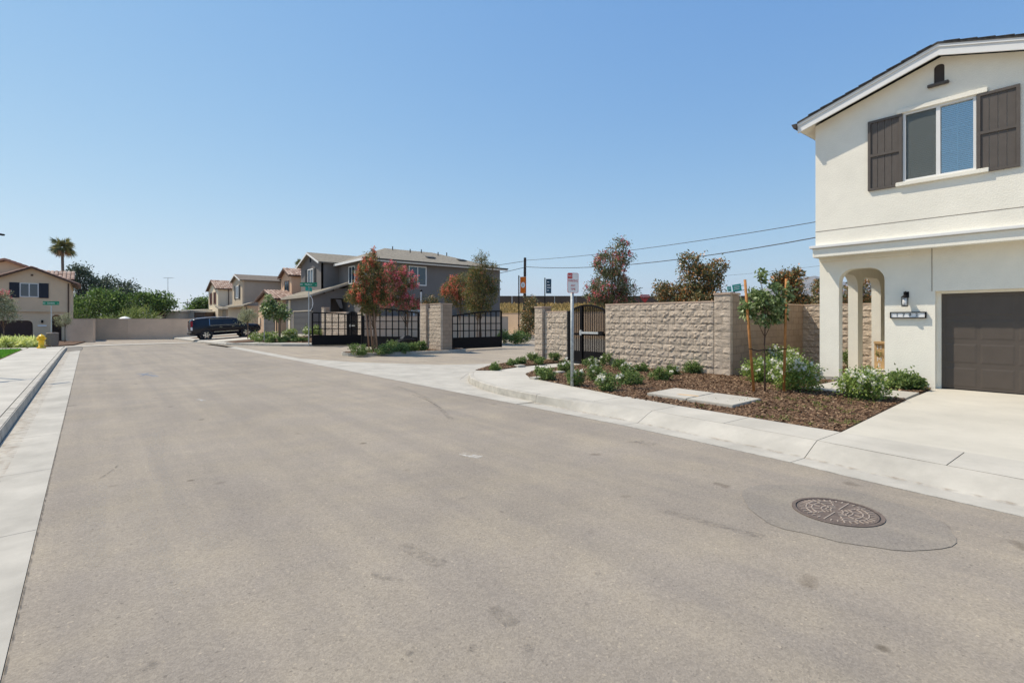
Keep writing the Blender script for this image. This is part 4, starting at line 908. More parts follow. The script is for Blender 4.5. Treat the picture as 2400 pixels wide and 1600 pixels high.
obj('post', MB().tube([(9.95, 41.2, .05), (9.95, 41.2, 2.4)], .03, 8), 'galv', S); nopark(S, Vector((9.95, 41.15, 2.62)), Vector((.93,-.37,0)), .36, .62)
# street name signs
def name_sign(label, x, y, z0, zt, txt, sub, rv, w, h, blade2=None):
    S = thing('street_sign', label, 'sign', (x, y, z0)); rv = Vector(rv).normalized(); nv = Vector((rv.y, -rv.x, 0)); U = (0,0,1)
    obj('post', MB().tube([(x, y, z0-.1), (x, y, zt)], .032, 8), 'galv', S)
    c = Vector((x, y, zt+h/2))+nv*.03; b = plate(S, 'blade', c, rv, w, h, .004, 'sign_green', .02)
    text('lettering', txt, h*.62, 'sign_white', b, c+rv*(w*.0)+nv*.007, rv, U, .001, sx=.85); text('lettering', sub, h*.34, 'sign_white', b, c+rv*(w*.43)+Vector((0,0,-h*.1))+nv*.007, rv, U, .001); text('lettering', 'ED', h*.5, 'sign_white', b, c-rv*(w*.41)+nv*.007, rv, U, .001)
    if blade2: r2 = Vector((rv.y, -rv.x, 0)); plate(S, 'cross_blade', Vector((x, y, zt-h*.62)), r2, w, h, .004, 'sign_teal', .02)
    return S
name_sign('green Gardenia street name sign by the yellow hydrant', *dep(120.5, 33), .1, 2.68, 'Gardenia', 'St', (math.cos(YAW), -math.sin(YAW), 0), 1.05, .24)
NS = name_sign('green Madison street name sign on a post beside the open gate', 11.15, 34.9, .15, 3.92, 'Madison', 'St', (math.cos(YAW), -math.sin(YAW), 0), 1.12, .27, True)
obj('loop_bracket', MB().tube([(11.2, 34.8, 3.35), (11.33, 34.75, 3.1), (11.36, 34.72, 2.8), (11.3, 34.75, 2.5), (11.2, 34.83, 2.3)], .02, 6), 'sign_white', NS)
# hydrant
hx, hy = at(97, 815, .15); hz = .13
Hd = thing('fire_hydrant', 'yellow fire hydrant on the left pavement', 'hydrant', (hx, hy, hz)); k = 1.18
obj('barrel', MB().lathe((hx,hy,hz), [(.17*k,0),(.17*k,.05),(.11*k,.06),(.105*k,.40),(.14*k,.42),(.14*k,.47),(.11*k,.48),(.11*k,.62),(.145*k,.64),(.145*k,.67),(.12*k,.70),(.07*k,.75),(.03*k,.77),(.03*k,.80),(0,.80)], 16), 'yellow_paint', Hd, smooth=True)
rr_ = Vector((math.cos(YAW), -math.sin(YAW), 0))
for s_ in (-1, 1):
    q = Vector((hx,hy,hz+.55)); obj('side_cap', MB().tube([q+rr_*s_*.09, q+rr_*s_*.22], .065, 10).tube([q+rr_*s_*.22, q+rr_*s_*.27], .035, 6), 'yellow_paint', Hd)
q = Vector((hx,hy,hz+.5)); f_ = Vector((-math.sin(YAW), -math.cos(YAW), 0)); obj('pumper_cap', MB().tube([q+f_*.09, q+f_*.21], .085, 12).tube([q+f_*.21, q+f_*.25], .03, 6), 'yellow_paint', Hd)
for k in range(8): t = k*math.pi/4; obj('bolt', MB().lathe((hx+.17*math.cos(t), hy+.17*math.sin(t), hz+.05), [(.014,0),(.014,.025)], 6), 'yellow_paint', Hd)
# aggregate litter bin
bx_, by_ = at(123, 809.5, .1)
B = thing('litter_bin', 'round brown pebble litter bin beside the hydrant', 'bin', (bx_, by_, .08))
obj('body', MB().lathe((bx_,by_,.08), [(.27,0),(.29,.05),(.29,.72),(.27,.74)], 20), 'pebble', B, smooth=False)
obj('lid', MB().lathe((bx_,by_,.08), [(.31,.742),(.31,.80),(.26,.85),(.10,.86),(.08,.84),(0,.84)], 20), 'pebble', B)
for k in range(14): t = k*math.pi/7; obj('rib', MB().bar((bx_+.292*math.cos(t), by_+.292*math.sin(t), .16), (bx_+.292*math.cos(t), by_+.292*math.sin(t), .78), .03), 'pebble', B)
# street lamp reaching in from the left
lx0, ly0 = -2.75, 20.9; LZ = 4.32
Ls = thing('street_lamp', 'dark street lamp whose arm reaches in over the left pavement', 'lamp', (lx0, ly0, .13))
obj('pole', MB().tube([(lx0, ly0, .1), (lx0, ly0, LZ-.33)], [.06, .045], 10), 'black_metal', Ls)
obj('arm', MB().tube([(lx0-.62, ly0-.28, LZ-.12), (lx0-.2, ly0-.09, LZ-.30), (lx0, ly0, LZ-.36), (lx0+.2, ly0+.09, LZ-.30), (lx0+.5, ly0+.22, LZ-.08)], .035, 8), 'black_metal', Ls)
for sg_ in (-1, 1):
    f = lambda a, b, z: (lx0+sg_*(a*.905-b*.42), ly0+sg_*(a*.42+b*.905), LZ+z)
    obj('lamp_head', MB().hexa([f(.42,-.08,-.10), f(.86,-.06,-.12), f(.86,.06,-.12), f(.42,.08,-.10), f(.42,-.07,-.03), f(.86,-.05,-.08), f(.86,.05,-.08), f(.42,.07,-.03)]), 'black_metal', Ls)
# wear on the road: seams, tyre arcs, paint marks
def soft_mat(name, col, lo, hi, scale, dens=1.0):
    m = mat(name, col, .9, .05, 3); N = m.node_tree.nodes; L = m.node_tree.links; geo = next(n for n in N if n.bl_idname == 'ShaderNodeNewGeometry')
    no = N.new('ShaderNodeTexNoise'); no.inputs['Scale'].default_value = scale; no.inputs['Detail'].default_value = 6; L.new(geo.outputs['Position'], no.inputs['Vector'])
    mr = N.new('ShaderNodeMapRange'); mr.inputs[1].default_value = lo; mr.inputs[2].default_value = hi; mr.inputs[4].default_value = dens; L.new(no.outputs['Fac'], mr.inputs[0])
    tr = N.new('ShaderNodeBsdfTransparent'); mx = N.new('ShaderNodeMixShader'); L.new(mr.outputs[0], mx.inputs[0]); L.new(tr.outputs[0], mx.inputs[1]); L.new(N['Principled BSDF'].outputs[0], mx.inputs[2]); L.new(mx.outputs[0], N['Material Output'].inputs[0])
soft_mat('tyre_pale', (.42,.38,.32), .3, .75, 45, .20); soft_mat('tyre_dark', (.13,.115,.10), .40, .72, 20, .28); soft_mat('crack', (.07,.06,.05), .40, .60, 12, .55); soft_mat('paint_white', (.70,.68,.62), .36, .66, 14, .55); soft_mat('paint_blue', (.12,.26,.45), .42, .68, 16, .6); soft_mat('oil', (.10,.09,.08), .40, .74, 16, .30); soft_mat('edge_dirt', (.36,.26,.17), .46, .72, 9, .38)
soft_mat('crack_soft', (.14,.125,.105), .50, .70, 9, .26)
# manhole with its patch
mx, my = 5.18, 1.76
mb = MB(); n = 40; pts = [(mx+(.74+.03*math.sin(5*t)+.02*math.sin(11*t+1))*math.cos(t), my+(.80+.03*math.sin(4*t+2))*math.sin(t)) for t in np.linspace(0, 2*math.pi, n, endpoint=False)]
struct('asphalt_patch', MB().add([(mx, my, .0085)]+[(*p, .0075) for p in pts], [(0, 1+i, 1+(i+1) % n) for i in range(n)]), 'asphalt_patch', fix=False)
mb = MB()
for i in range(n):
    a, b = Vector((*pts[i], 0)), Vector((*pts[(i+1) % n], 0)); c = Vector((mx, my, 0)); w = .004+.014*abs(math.sin(i*2.7)); ea = (a-c).normalized()*w; eb = (b-c).normalized()*w
    mb.add([a+Vector((0,0,.0095)), b+Vector((0,0,.0095)), b+eb+Vector((0,0,.0095)), a+ea+Vector((0,0,.0095))], [(0,1,2,3)])
struct('patch_seam', mb, 'crack_soft', fix=False)
Mh = thing('manhole_cover', 'round cast iron manhole cover with concentric ribs in the asphalt', 'manhole cover', (mx, my, .008)); mr = .325
def ring(r0, r1, z0, z1, a0=0, a1=360, n=48):
    mb = MB(); ts = [R(a0+(a1-a0)*k/n) for k in range(n+1)]
    for t in ts: mb.v += [(mx+r*math.cos(t), my+r*math.sin(t), z) for r, z in ((r0,z0),(r1,z0),(r1,z1),(r0,z1))]
    mb.f = [(4*i+k, 4*i+(k+1) % 4, 4*i+4+(k+1) % 4, 4*i+4+k) for i in range(n) for k in range(4)]
    return mb
obj('frame_ring', ring(mr, mr+.03, .0, .016), 'iron', Mh); obj('gap', ring(mr-.012, mr, .0, .011), 'ink', Mh)
obj('plate', MB().lathe((mx, my, 0), [(0,.002),(mr-.012,.002),(mr-.012,.013),(0,.013)], 48), 'iron', Mh)
for r in (.045, .08, .115, .19, .235): 
    for a0 in (25, 205): obj('rib', ring(r, r+.010, .0125, .018, a0, a0+130, 20), 'iron_bright', Mh)
for k in range(36):
    t = 2*math.pi*k/36; r0, r1 = (.25, .295) if k % 3 else (.14 if k % 2 else .05, .295)
    obj('rib', MB().bar((mx+r0*math.cos(t), my+r0*math.sin(t), .015), (mx+r1*math.cos(t), my+r1*math.sin(t), .015), .010, .006), 'iron_bright', Mh)
def ribbon(name, pix, w, m, z=.009, world=False):
    P = [Vector((*(p if world else at(p[0], p[1], 0)), z)) for p in pix]; Q = []
    for i in range(len(P)-1):
        for t in np.linspace(0, 1, 7)[:-1]: 
            a, b, c, d = P[max(i-1,0)], P[i], P[i+1], P[min(i+2,len(P)-1)]; Q.append(.5*((2*b)+(c-a)*t+(2*a-5*b+4*c-d)*t*t+(3*b-a-3*c+d)*t**3))
    Q.append(P[-1]); mb = MB()
    for i, q in enumerate(Q):
        d = (Q[min(i+1,len(Q)-1)]-Q[max(i-1,0)]).normalized(); r = Vector((d.y, -d.x, 0))*w/2*(1 if 0 < i < len(Q)-1 else .25); mb.v += [tuple(q-r), tuple(q+r)]
    mb.f = [(2*i, 2*i+1, 2*i+3, 2*i+2) for i in range(len(Q)-1)]
    return struct(name, mb, m, fix=False)
ribbon('tyre_mark', [(375,1005),(365,1080),(390,1140),(440,1225),(500,1290)], .16, 'tyre_pale'); ribbon('tyre_mark', [(232,1130),(222,1220),(220,1330)], .14, 'tyre_pale', .010); ribbon('tyre_mark', [(330,1120),(345,1200),(380,1300),(440,1400)], .12, 'tyre_pale', .0095)
ribbon('crack', [(216,1130),(250,1112),(280,1088)], .012, 'crack'); ribbon('crack', [(965,925),(1000,938),(1035,958)], .02, 'crack'); ribbon('tyre_mark', [(930,905),(990,928),(1030,957),(1060,985)], .10, 'tyre_dark', .0085)
ribbon('tyre_mark', [(1540,1195),(1600,1210),(1690,1235),(1800,1262)], .10, 'tyre_dark', .0085); ribbon('tyre_mark', [(940,1275),(1000,1310),(1040,1325)], .12, 'tyre_dark'); ribbon('oil_stain', [(1150,1425),(1180,1445),(1205,1468)], .10, 'oil'); ribbon('oil_stain', [(1490,1034),(1512,1038),(1535,1044)], .22, 'oil'); ribbon('oil_stain', [(870,1345),(905,1355),(945,1362)], .05, 'oil'); ribbon('oil_stain', [(1225,1515),(1250,1525)], .06, 'oil', .0092)
for px, py, w in ((1106,1519,.045),(958,1532,.03),(350,1562,.05),(1400,1345,.03),(1590,1432,.03),(1375,1416,.025),(1330,1148,.03),(1318,1180,.025),(1175,1200,.025),(930,1390,.04)): ribbon('oil_spot', [(px-w*200,py),(px,py+1),(px+w*200,py+3)], w*1.5, 'oil', .0095)
ribbon('paint_mark', [(1080,1064),(1105,1069),(1128,1073)], .13, 'paint_white'); ribbon('paint_mark', [(322,876),(345,878),(368,883)], .18, 'paint_blue'); ribbon('paint_mark', [(330,882),(350,874),(362,876)], .10, 'paint_blue', .0095); ribbon('paint_mark', [(462,936),(472,938),(478,940)], .10, 'paint_white')
for px, py in ((2190,1095),(2050,1100)): pass
ribbon('edge_seam', [(ledge(y)+.006, y) for y in np.arange(-3, 42, 1.5)], .010, 'crack', .0085, True); ribbon('edge_seam', [(edge(y)-.004, y) for y in np.arange(-3, 14, .7)], .009, 'crack', .0085, True)
ribbon('gutter_silt', [(ledge(y)-.50, y) for y in np.arange(-2, 40, 1.5)], .20, 'edge_dirt', .0, True); ribbon('gutter_silt', [(edge(y)+.40, y) for y in np.arange(-3, 9, .6)], .10, 'edge_dirt', .0, True)
# concrete utility pad in the mulch
Pd = thing('utility_pad', 'flat concrete utility pad of two slabs set in the mulch', 'utility pad', (9.6, 5.7, .15))
q4 = [(9.02,6.62),(10.2,6.72),(10.1,4.75),(8.92,4.70)]
lerp = lambda a, b, t: (a[0]+(b[0]-a[0])*t, a[1]+(b[1]-a[1])*t)
for t0, t1 in ((0, .495), (.505, 1)):
    p = [lerp(q4[0], q4[3], t0), lerp(q4[0], q4[3], t1), lerp(q4[1], q4[2], t1), lerp(q4[1], q4[2], t0)]
    obj('slab', MB().prism(p, .05, .20), 'concrete', Pd, bevel=.01)
obj('paint_mark', MB().add([(9.3,6.1,.2015),(9.42,6.1,.2015),(9.5,5.7,.2015),(9.4,5.68,.2015)], [(0,1,2,3)]), 'wood_pale', Pd, fix=False)
# small irrigation boxes
for px, py, l in [(1218,858,'pale square irrigation box in the narrow bed'), (1310,873,'pale irrigation lid in front of the white flowering bush'), (1257,885,'small grey irrigation lid at the mulch tip')]:
    x, y = at(px, py, .18); o = obj('irrigation_box', MB().box(x-.16, x+.16, y-.12, y+.12, .05, mz(x,y)+.05), 'concrete', bevel=.015); lab(o, l, 'utility box', 'irrigation boxes')
# gate motor, camera pole
gx, gy = 13.3, 25.55
Gm = thing('gate_motor', 'black plastic gate motor box on the island before the gate leaf', 'gate motor', (gx, gy, .12))
obj('housing', MB().hexa([(gx-.45,gy-.3,.12),(gx+.45,gy-.3,.12),(gx+.45,gy+.3,.12),(gx-.45,gy+.3,.12),(gx-.5,gy-.34,.62),(gx+.5,gy-.34,.70),(gx+.5,gy+.34,.70),(gx-.5,gy+.34,.62)]), 'black_plastic', Gm, bevel=.04)
obj('cover', MB().hexa([(gx-.25,gy-.2,.71),(gx+.4,gy-.2,.73),(gx+.4,gy+.2,.73),(gx-.25,gy+.2,.71),(gx-.1,gy-.15,.88),(gx+.2,gy-.15,.88),(gx+.2,gy+.15,.88),(gx-.1,gy+.15,.88)]), 'black_plastic', Gm); obj('label_plate', MB().box(gx-.06, gx+.06, gy-.345, gy-.318, .25, .40), 'sign_white', Gm)
cx, cy = dep(987, 31.5)
Cp = thing('camera_pole', 'slim white pole with dark cap behind the stone pillars', 'pole', (cx, cy, 0)); obj('pole', MB().tube([(cx,cy,0),(cx,cy,3.45)], .035, 8), 'sign_white', Cp); obj('cap', MB().lathe((cx,cy,3.45), [(.07,0),(.08,.08),(.04,.12)], 8), 'black_metal', Cp)
# banners, utility pole, wires
def banner(label, px, d, ztop, zbot, w, m, ang):
    x, y = dep(px, d); T_ = thing('banner_flag', label, 'banner', (x, y, 0)); rv = Vector((math.cos(ang), -math.sin(ang), 0)); h = ztop-zbot; nv = Vector((rv.y, -rv.x, 0))
    obj('pole', MB().tube([(x,y,0),(x,y,ztop+.12)], .045, 8), 'black_metal', T_)
    for z in (ztop, zbot): obj('arm', MB().tube([(x,y,z)]+[Vector((x,y,z))+rv*(w+.12)], .018, 6), 'steel', T_)
    mb = MB(); n = 8
    for i in range(n+1):
        for j in range(n+1): s, t = i/n, j/n; p = Vector((x,y,zbot+h*t))+rv*(.1+w*s)+nv*.04*math.sin(6*t+3*s); mb.v.append(tuple(p))
    mb.f = [(i*(n+1)+j, (i+1)*(n+1)+j, (i+1)*(n+1)+j+1, i*(n+1)+j+1) for i in range(n) for j in range(n)]
    f = obj('cloth', mb, m, T_, smooth=True, fix=False); return T_, f, Vector((x,y,(ztop+zbot)/2))+rv*(.1+w/2)+nv*.07, rv, nv, h
T_, f, c, rv, nv, h = banner('orange banner with white ring and grey dot on a tall pole', 1216, 40, 5.05, 3.80, .44, 'orange_cloth', YAW)
mb = MB(); n = 20; mb.add([c+nv*.01]+[c+nv*.01+rv*.16*math.cos(t)+Vector((0,0,.22*math.sin(t))) for t in np.linspace(0, 6.2832, n, endpoint=False)], [(0, 1+i, 1+(i+1) % n) for i in range(n)]); obj('ring', mb, 'sign_white', f, fix=False)
mb = MB(); mb.add([c+nv*.014]+[c+nv*.014+rv*.08*math.cos(t)+Vector((0,0,.12*math.sin(t))) for t in np.linspace(0, 6.2832, n, endpoint=False)], [(0, 1+i, 1+(i+1) % n) for i in range(n)]); obj('dot', mb, 'galv', f, fix=False)
T_, f, c, rv, nv, h = banner('dark blue banner with pale vertical lettering beyond the wall', 1277, 45, 5.28, 4.05, .46, 'blue_cloth', YAW)
for k, w_ in enumerate([(.32,.18), (.08,.25), (-.12,.30), (-.33,.16)]): 
    zc, ln_ = w_; obj('pale_stripe', MB().bar(c+nv*.012+rv*(-.14)+Vector((0,0,zc*h*.9)), c+nv*.012+rv*(-.14+ln_)+Vector((0,0,zc*h*.9)), .004, .075, up=(0,0,1)), 'sign_white', f)
def sagging(name, label, a, b, sag, r, n=14):
    a, b = Vector(a), Vector(b); o = obj(name, MB().tube([a.lerp(b, t)-Vector((0,0,sag*4*t*(1-t))) for t in np.linspace(0, 1, n)], r, 5), 'wire'); return lab(o, label, 'wire', 'overhead wires')
up0 = dep(1229, 60); Up = obj('utility_pole', MB().tube([(*up0, 0), (up0[0]+.1, up0[1], 8.95)], [.20, .15], 10), 'pole_dark'); lab(Up, 'dark brown wooden utility pole behind the orange banner', 'pole')
pR1 = dep(1960, 28, 512); pR2 = dep(1960, 28, 548); pL1 = dep(900, 100, 650); pL2 = dep(900, 100, 690)
sagging('overhead_wire', 'upper overhead wire from the utility pole to the white house side', dep(1230, 60, 610), pR1, .35, .022); sagging('overhead_wire', 'lower thicker overhead wire passing behind the white house', dep(1230, 60, 625), pR2, .75, .03)
sagging('overhead_wire', 'upper overhead wire going behind the tall pointed tree', dep(1228, 60, 612), pL1, .3, .03); sagging('overhead_wire', 'lower overhead wire going behind the tall pointed tree', dep(1228, 60, 627), pL2, .3, .035)
sagging('overhead_wire', 'thin distant wire above the rusty magnolias', dep(1640, 140, 650), dep(2000, 120, 612), .4, .03); sagging('overhead_wire', 'thin distant wire low over the mountain', dep(1840, 140, 672), dep(2060, 120, 668), .3, .03)

# ================================================================== FAR HOUSES
def gable_x(T_, x0, x1, y0, y1, ze, zp, oh, m, tile=0, thick=.10, name='roof', front=.35):
    """gable roof, ridge along X; front overhang towards -X"""
    ym = (y0+y1)/2; s = (zp-ze)/((y1-y0)/2); ya, yb = y0-oh, y1+oh; zz = lambda y: zp-abs(y-ym)*s
    mb = MB()
    for q in (ya, yb): mb.hexa([(x0-front,q,zz(q)),(x1,q,zz(q)),(x1,ym,zp),(x0-front,ym,zp),(x0-front,q,zz(q)+thick),(x1,q,zz(q)+thick),(x1,ym,zp+thick),(x0-front,ym,zp+thick)])
    r = obj(name, mb, m if not tile else 'brown_trim', T_)
    for q in (ya, yb): obj('barge_board', MB().hexa([(x0-front-.04,q,zz(q)-.10),(x0-front-.002,q,zz(q)-.10),(x0-front-.002,ym,zp-.10),(x0-front-.04,ym,zp-.10),(x0-front-.04,q,zz(q)+.06),(x0-front-.002,q,zz(q)+.06),(x0-front-.002,ym,zp+.06),(x0-front-.04,ym,zp+.06)]), 'white_paint' if not tile else 'brown_trim', r)
    if tile:
        for q in (ya, yb): tiles_slope(r, (x0-front-.05, q, zz(q)+thick+.005), (x1, q, zz(q)+thick+.005), (x0-front-.05, ym, zp+thick+.005), m)
    return r
def tiles_slope(T_, e0, e1, r0, m, w=.30, course=.42):
    """barrel tile courses: eave e0->e1, ridge corner r0"""
    e0, e1, r0 = Vector(e0), Vector(e1), Vector(r0); u = (e1-e0); L = u.length; u.normalize(); v = r0-e0; S_ = v.length; v.normalize(); n = u.cross(v).normalized()
    if n.z < 0: n = -n
    mb = MB(); nc = max(1, int(L/w)); nr = max(1, int(S_/course)); w = L/nc; c = S_/nr
    for i in range(nc):
        for j in range(nr):
            a = e0+u*(i*w)+v*(j*c); pts = []
            for (s, lift) in ((0, .05), (1.03, .015)):
                for k in range(5): t = math.pi*k/4; pts.append(a+v*(s*c)+u*(w*.5-w*.46*math.cos(t))+n*(lift+.075*math.sin(t)))
            mb.add(pts, [(k, k+1, 6+k, 5+k) for k in range(4)]+[(0,1,2,3,4)])
    return obj('tiles', mb, m, T_, fix=False)
def window_x(T_, x, y0, y1, z0, z1, frame='white_paint', mull=True, fr=.09):
    w = obj('window', MB().box(x-.05, x-.002, y0, y0+fr, z0, z1).box(x-.05, x-.002, y1-fr, y1, z0, z1).box(x-.05, x-.002, y0+fr, y1-fr, z0, z0+fr).box(x-.05, x-.002, y0+fr, y1-fr, z1-fr, z1), frame, T_)
    obj('pane', MB().box(x-.02, x-.001, y0+fr, y1-fr, z0+fr, z1-fr), 'glass_far', w)
    if mull: obj('mullion', MB().box(x-.045, x-.021, (y0+y1)/2-.035, (y0+y1)/2+.035, z0+fr, z1-fr), frame, w)
    return w
def window_y(T_, y, x0, x1, z0, z1, frame='white_paint', mull=True, fr=.09):
    w = obj('window', MB().box(x0, x0+fr, y-.05, y-.002, z0, z1).box(x1-fr, x1, y-.05, y-.002, z0, z1).box(x0+fr, x1-fr, y-.05, y-.002, z0, z0+fr).box(x0+fr, x1-fr, y-.05, y-.002, z1-fr, z1), frame, T_)
    xm = (x0+x1)/2
    obj('pane', MB().box(x0+fr, xm-.03, y-.02, y-.001, z0+fr, z1-fr), 'glass_far', w); obj('pane', MB().box(xm+.03, x1-fr, y-.02, y-.001, z0+fr, z1-fr), 'glass_far', w)
    if mull: obj('mullion', MB().box(xm-.04, xm+.04, y-.045, y-.021, z0+fr, z1-fr), frame, w)
    return w
def walls(T_, m, boxes, name='wall'):
    mb = MB()
    for b in boxes: mb.box(*b)
    return obj(name, mb, m, T_)
def gable_wall(T_, m, x, t, y0, y1, z0, ze, zp): return obj('gable_wall', MB().holed([(y0,z0),(y0,ze),((y0+y1)/2,zp),(y1,ze),(y1,z0)], [], face_x(x), t), m, T_)
def downspout(T_, x, y, z0, z1, m='brown_metal'): obj('downspout', MB().tube([(x,y,z1),(x,y,z0)], .06, 6), m, T_)
def garage(T_, x, y0, y1, z0, h, m, np_=4):
    g = obj('garage_door', MB().box(x-.02, x+.03, y0, y1, z0, z0+h), m, T_); 
    for k in range(np_): obj('panel', MB().box(x-.035, x-.021, y0+.06, y1-.06, z0+.04+k*h/np_, z0+(k+1)*h/np_-.04), m, g)
    return g
def xshutter(T_, x, y0, y1, z0, z1, m):
    s = obj('shutter', MB().box(x-.05, x-.003, y0, y1, z0, z1), m, T_); zm = (z0+z1)/2
    for a, b in ((z0+.06, zm-.03), (zm+.03, z1-.06)): obj('recess', MB().box(x-.055, x-.0505, y0+.05, y1-.05, a, b), 'ink' if m != 'shutter_red' else m, s)
# gray house
gz = .2
G = thing('gray_house', 'gray stucco two storey house with hip roof behind the drive gates', 'house', (17, 46, 0))
walls(G, 'stucco_gray', [(14.62, 16.1, 44.6, 52.4, gz, 3.80), (16.0, 19.0, 46.7, 52.4, gz, 6.95), (17.6, 31.5, 40.6, 52.4, gz, 6.75)])
gable_wall(G, 'stucco_gray', 16.0-.004, .2, 46.7, 52.4, 3.9, 6.95, 7.95)
gable_x(G, 16.0, 22.5, 46.7, 52.4, 6.95, 7.95, .35, 'shingle_tan')
sh = obj('garage_roof', MB().hexa([(14.25,44.3,3.68),(17.6,44.3,4.85),(17.6,52.7,4.85),(14.25,52.7,3.68),(14.25,44.3,3.86),(17.6,44.3,5.03),(17.6,52.7,5.03),(14.25,52.7,3.86)]), 'shingle_tan', G)
obj('fascia', MB().hexa([(14.20,44.26,3.66),(17.6,44.26,4.84),(17.6,44.296,4.84),(14.20,44.296,3.66),(14.20,44.26,3.84),(17.6,44.26,5.02),(17.6,44.296,5.02),(14.20,44.296,3.84)]), 'stucco_greige', sh); obj('fascia', MB().box(14.20,14.246,44.298,52.7,3.66,3.84), 'stucco_greige', sh)
walls(G, 'stucco_gray', [(14.75,17.6,44.62,44.82,3.6,3.98),(15.6,17.6,44.62,44.82,3.98,4.25),(16.4,17.6,44.62,44.82,4.25,4.5)], 'gable_infill')
hip = MB(); ex0, ex1, ey0, ey1 = 17.1, 32.0, 40.1, 52.9; ez = 6.75; rz_ = 8.65; ra = (22.0, 46.5, rz_); rb_ = (27.3, 46.5, rz_)
hip.add([(ex0,ey0,ez),(ex1,ey0,ez),(ex1,ey1,ez),(ex0,ey1,ez), ra, rb_], [(0,1,5,4),(1,2,5),(2,3,4,5),(3,0,4),(0,3,2,1)])
Rf = obj('hip_roof', hip, 'shingle_tan', G)
obj('fascia', MB().box(ex0-.03, ex1+.03, ey0-.05, ey0-.002, ez-.17, ez+.03).box(ex0-.05, ex0-.002, ey0-.05, 46.6, ez-.17, ez+.03), 'white_paint', Rf)
obj('eave_gutter', MB().box(ex0-.1, ex1+.05, ey0-.14, ey0-.052, ez-.05, ez+.07), 'shutter_gray', Rf)
for px_, dz in ((22.5, .2), (25.5, 0), (28.2, -.4), (24, -.5), (27, -.7)): obj('roof_vent', MB().tube([(px_, 45.6+dz, rz_-.5+dz*.3), (px_, 45.6+dz, rz_+.08+dz*.3)], .05, 6), 'shutter_gray', Rf)
for a in (24.5, 28.0): obj('roof_hatch', MB().hexa([(a,42.6,7.55),(a+.9,42.6,7.55),(a+.9,43.1,7.70),(a,43.1,7.70),(a,42.6,7.62),(a+.9,42.6,7.62),(a+.9,43.1,7.77),(a,43.1,7.77)]), 'shutter_gray', Rf)
garage(G, 14.62, 45.1, 49.9, .32, 2.15, 'garage_gray'); obj('garage_trim', MB().box(14.55, 14.617, 45.0, 50.0, 2.48, 2.58).box(14.55, 14.617, 49.9, 50.0, .3, 2.48), 'stucco_greige', G)
obj('porch_column', MB().box(14.55, 14.85, 51.0, 51.5, .3, 3.6), 'stucco_cream', G)
window_x(G, 16.0, 48.7, 50.3, 4.95, 6.5, 'white_paint'); xshutter(G, 15.99, 48.0, 48.65, 4.9, 6.5, 'shutter_gray'); xshutter(G, 15.99, 50.35, 51.0, 4.9, 6.5, 'shutter_gray')
obj('gable_vent', MB().box(15.93, 15.995, 49.4, 49.65, 7.1, 7.6), 'ink', G)
window_x(G, 17.6, 42.9, 44.3, 4.85, 6.4); window_y(G, 40.6, 21.45, 23.2, 4.75, 6.45); window_y(G, 40.6, 21.1, 22.8, 1.2, 2.6); window_y(G, 40.6, 24.2, 25.4, 1.4, 2.5)
obj('wall_lamp', MB().box(14.5, 14.615, 44.72, 44.88, 2.55, 2.9), 'black_metal', G)
obj('flower_light', MB().hexa([(16.9,44.52,2.75),(17.15,44.52,2.75),(17.15,44.6,2.75),(16.9,44.6,2.75),(16.5,44.52,3.5),(17.0,44.52,3.5),(17.0,44.6,3.5),(16.5,44.6,3.5)]), 'stucco_gray', G)
# tan house with tile roofs
T = thing('tan_house', 'peach tan house with pink barrel tile roofs left of the gray house', 'house', (16, 60, 0)); tz = .25
walls(T, 'stucco_tan', [(14.8, 18, 55.4, 63.0, tz, 3.75), (16.6, 21, 57.5, 61.3, tz, 6.4), (18, 28, 54.6, 64.5, tz, 6.6)])
gable_wall(T, 'stucco_tan', 14.62, .2, 55.38, 63.02, tz, 3.78, 4.75); gable_x(T, 14.62, 19.5, 55.4, 63.0, 3.8, 4.78, .25, 'tile_pink', 1)
gable_wall(T, 'stucco_tan', 16.58, .2, 57.48, 61.32, 3.8, 6.42, 7.2); gable_x(T, 16.6, 26, 57.5, 61.3, 6.45, 7.25, .25, 'tile_pink', 1)
garage(T, 14.6, 56.3, 60.2, tz+.08, 2.0, 'garage_gray'); window_x(T, 16.56, 58.3, 59.9, 4.7, 6.0, 'brown_trim'); downspout(T, 14.5, 55.3, .4, 3.7); obj('wall_lamp', MB().box(14.5, 14.6, 60.6, 60.85, 2.3, 2.7), 'wood_pale', T); obj('meter_box', MB().box(14.5, 14.61, 62.0, 62.6, 1.3, 2.0), 'stucco_cream', T)
# greige house
E_ = thing('beige_house', 'beige and taupe house with dark shutters in the middle of the row', 'house', (17, 75, 0)); ez_ = .1
walls(E_, 'stucco_beige', [(14.7, 16.4, 68.6, 80, ez_, 3.45)]); walls(E_, 'stucco_greige', [(14.85, 20, 71.0, 76.7, 3.4, 6.7)], 'upper_wall'); walls(E_, 'stucco_tan', [(19.5, 28, 66.2, 80, ez_, 7.0)], 'rear_wall')
gable_wall(E_, 'stucco_beige', 14.62, .22, 70.95, 76.75, 3.4, 6.7, 7.45); gable_x(E_, 14.62, 24, 71, 76.7, 6.72, 7.5, .3, 'shingle_brown')
obj('rear_roof', MB().hexa([(19.0,65.8,7.0),(28.5,65.8,7.0),(28.5,80.4,7.0),(19.0,80.4,7.0),(23.0,71,8.3),(25,71,8.3),(25,75,8.3),(23.0,75,8.3)]), 'shingle_brown', E_)
obj('awning', MB().hexa([(14.1,67.9,3.35),(15.2,67.9,3.75),(15.2,80.5,3.75),(14.1,80.5,3.35),(14.1,67.9,3.5),(15.2,67.9,3.9),(15.2,80.5,3.9),(14.1,80.5,3.5)]), 'shingle_tan', E_)
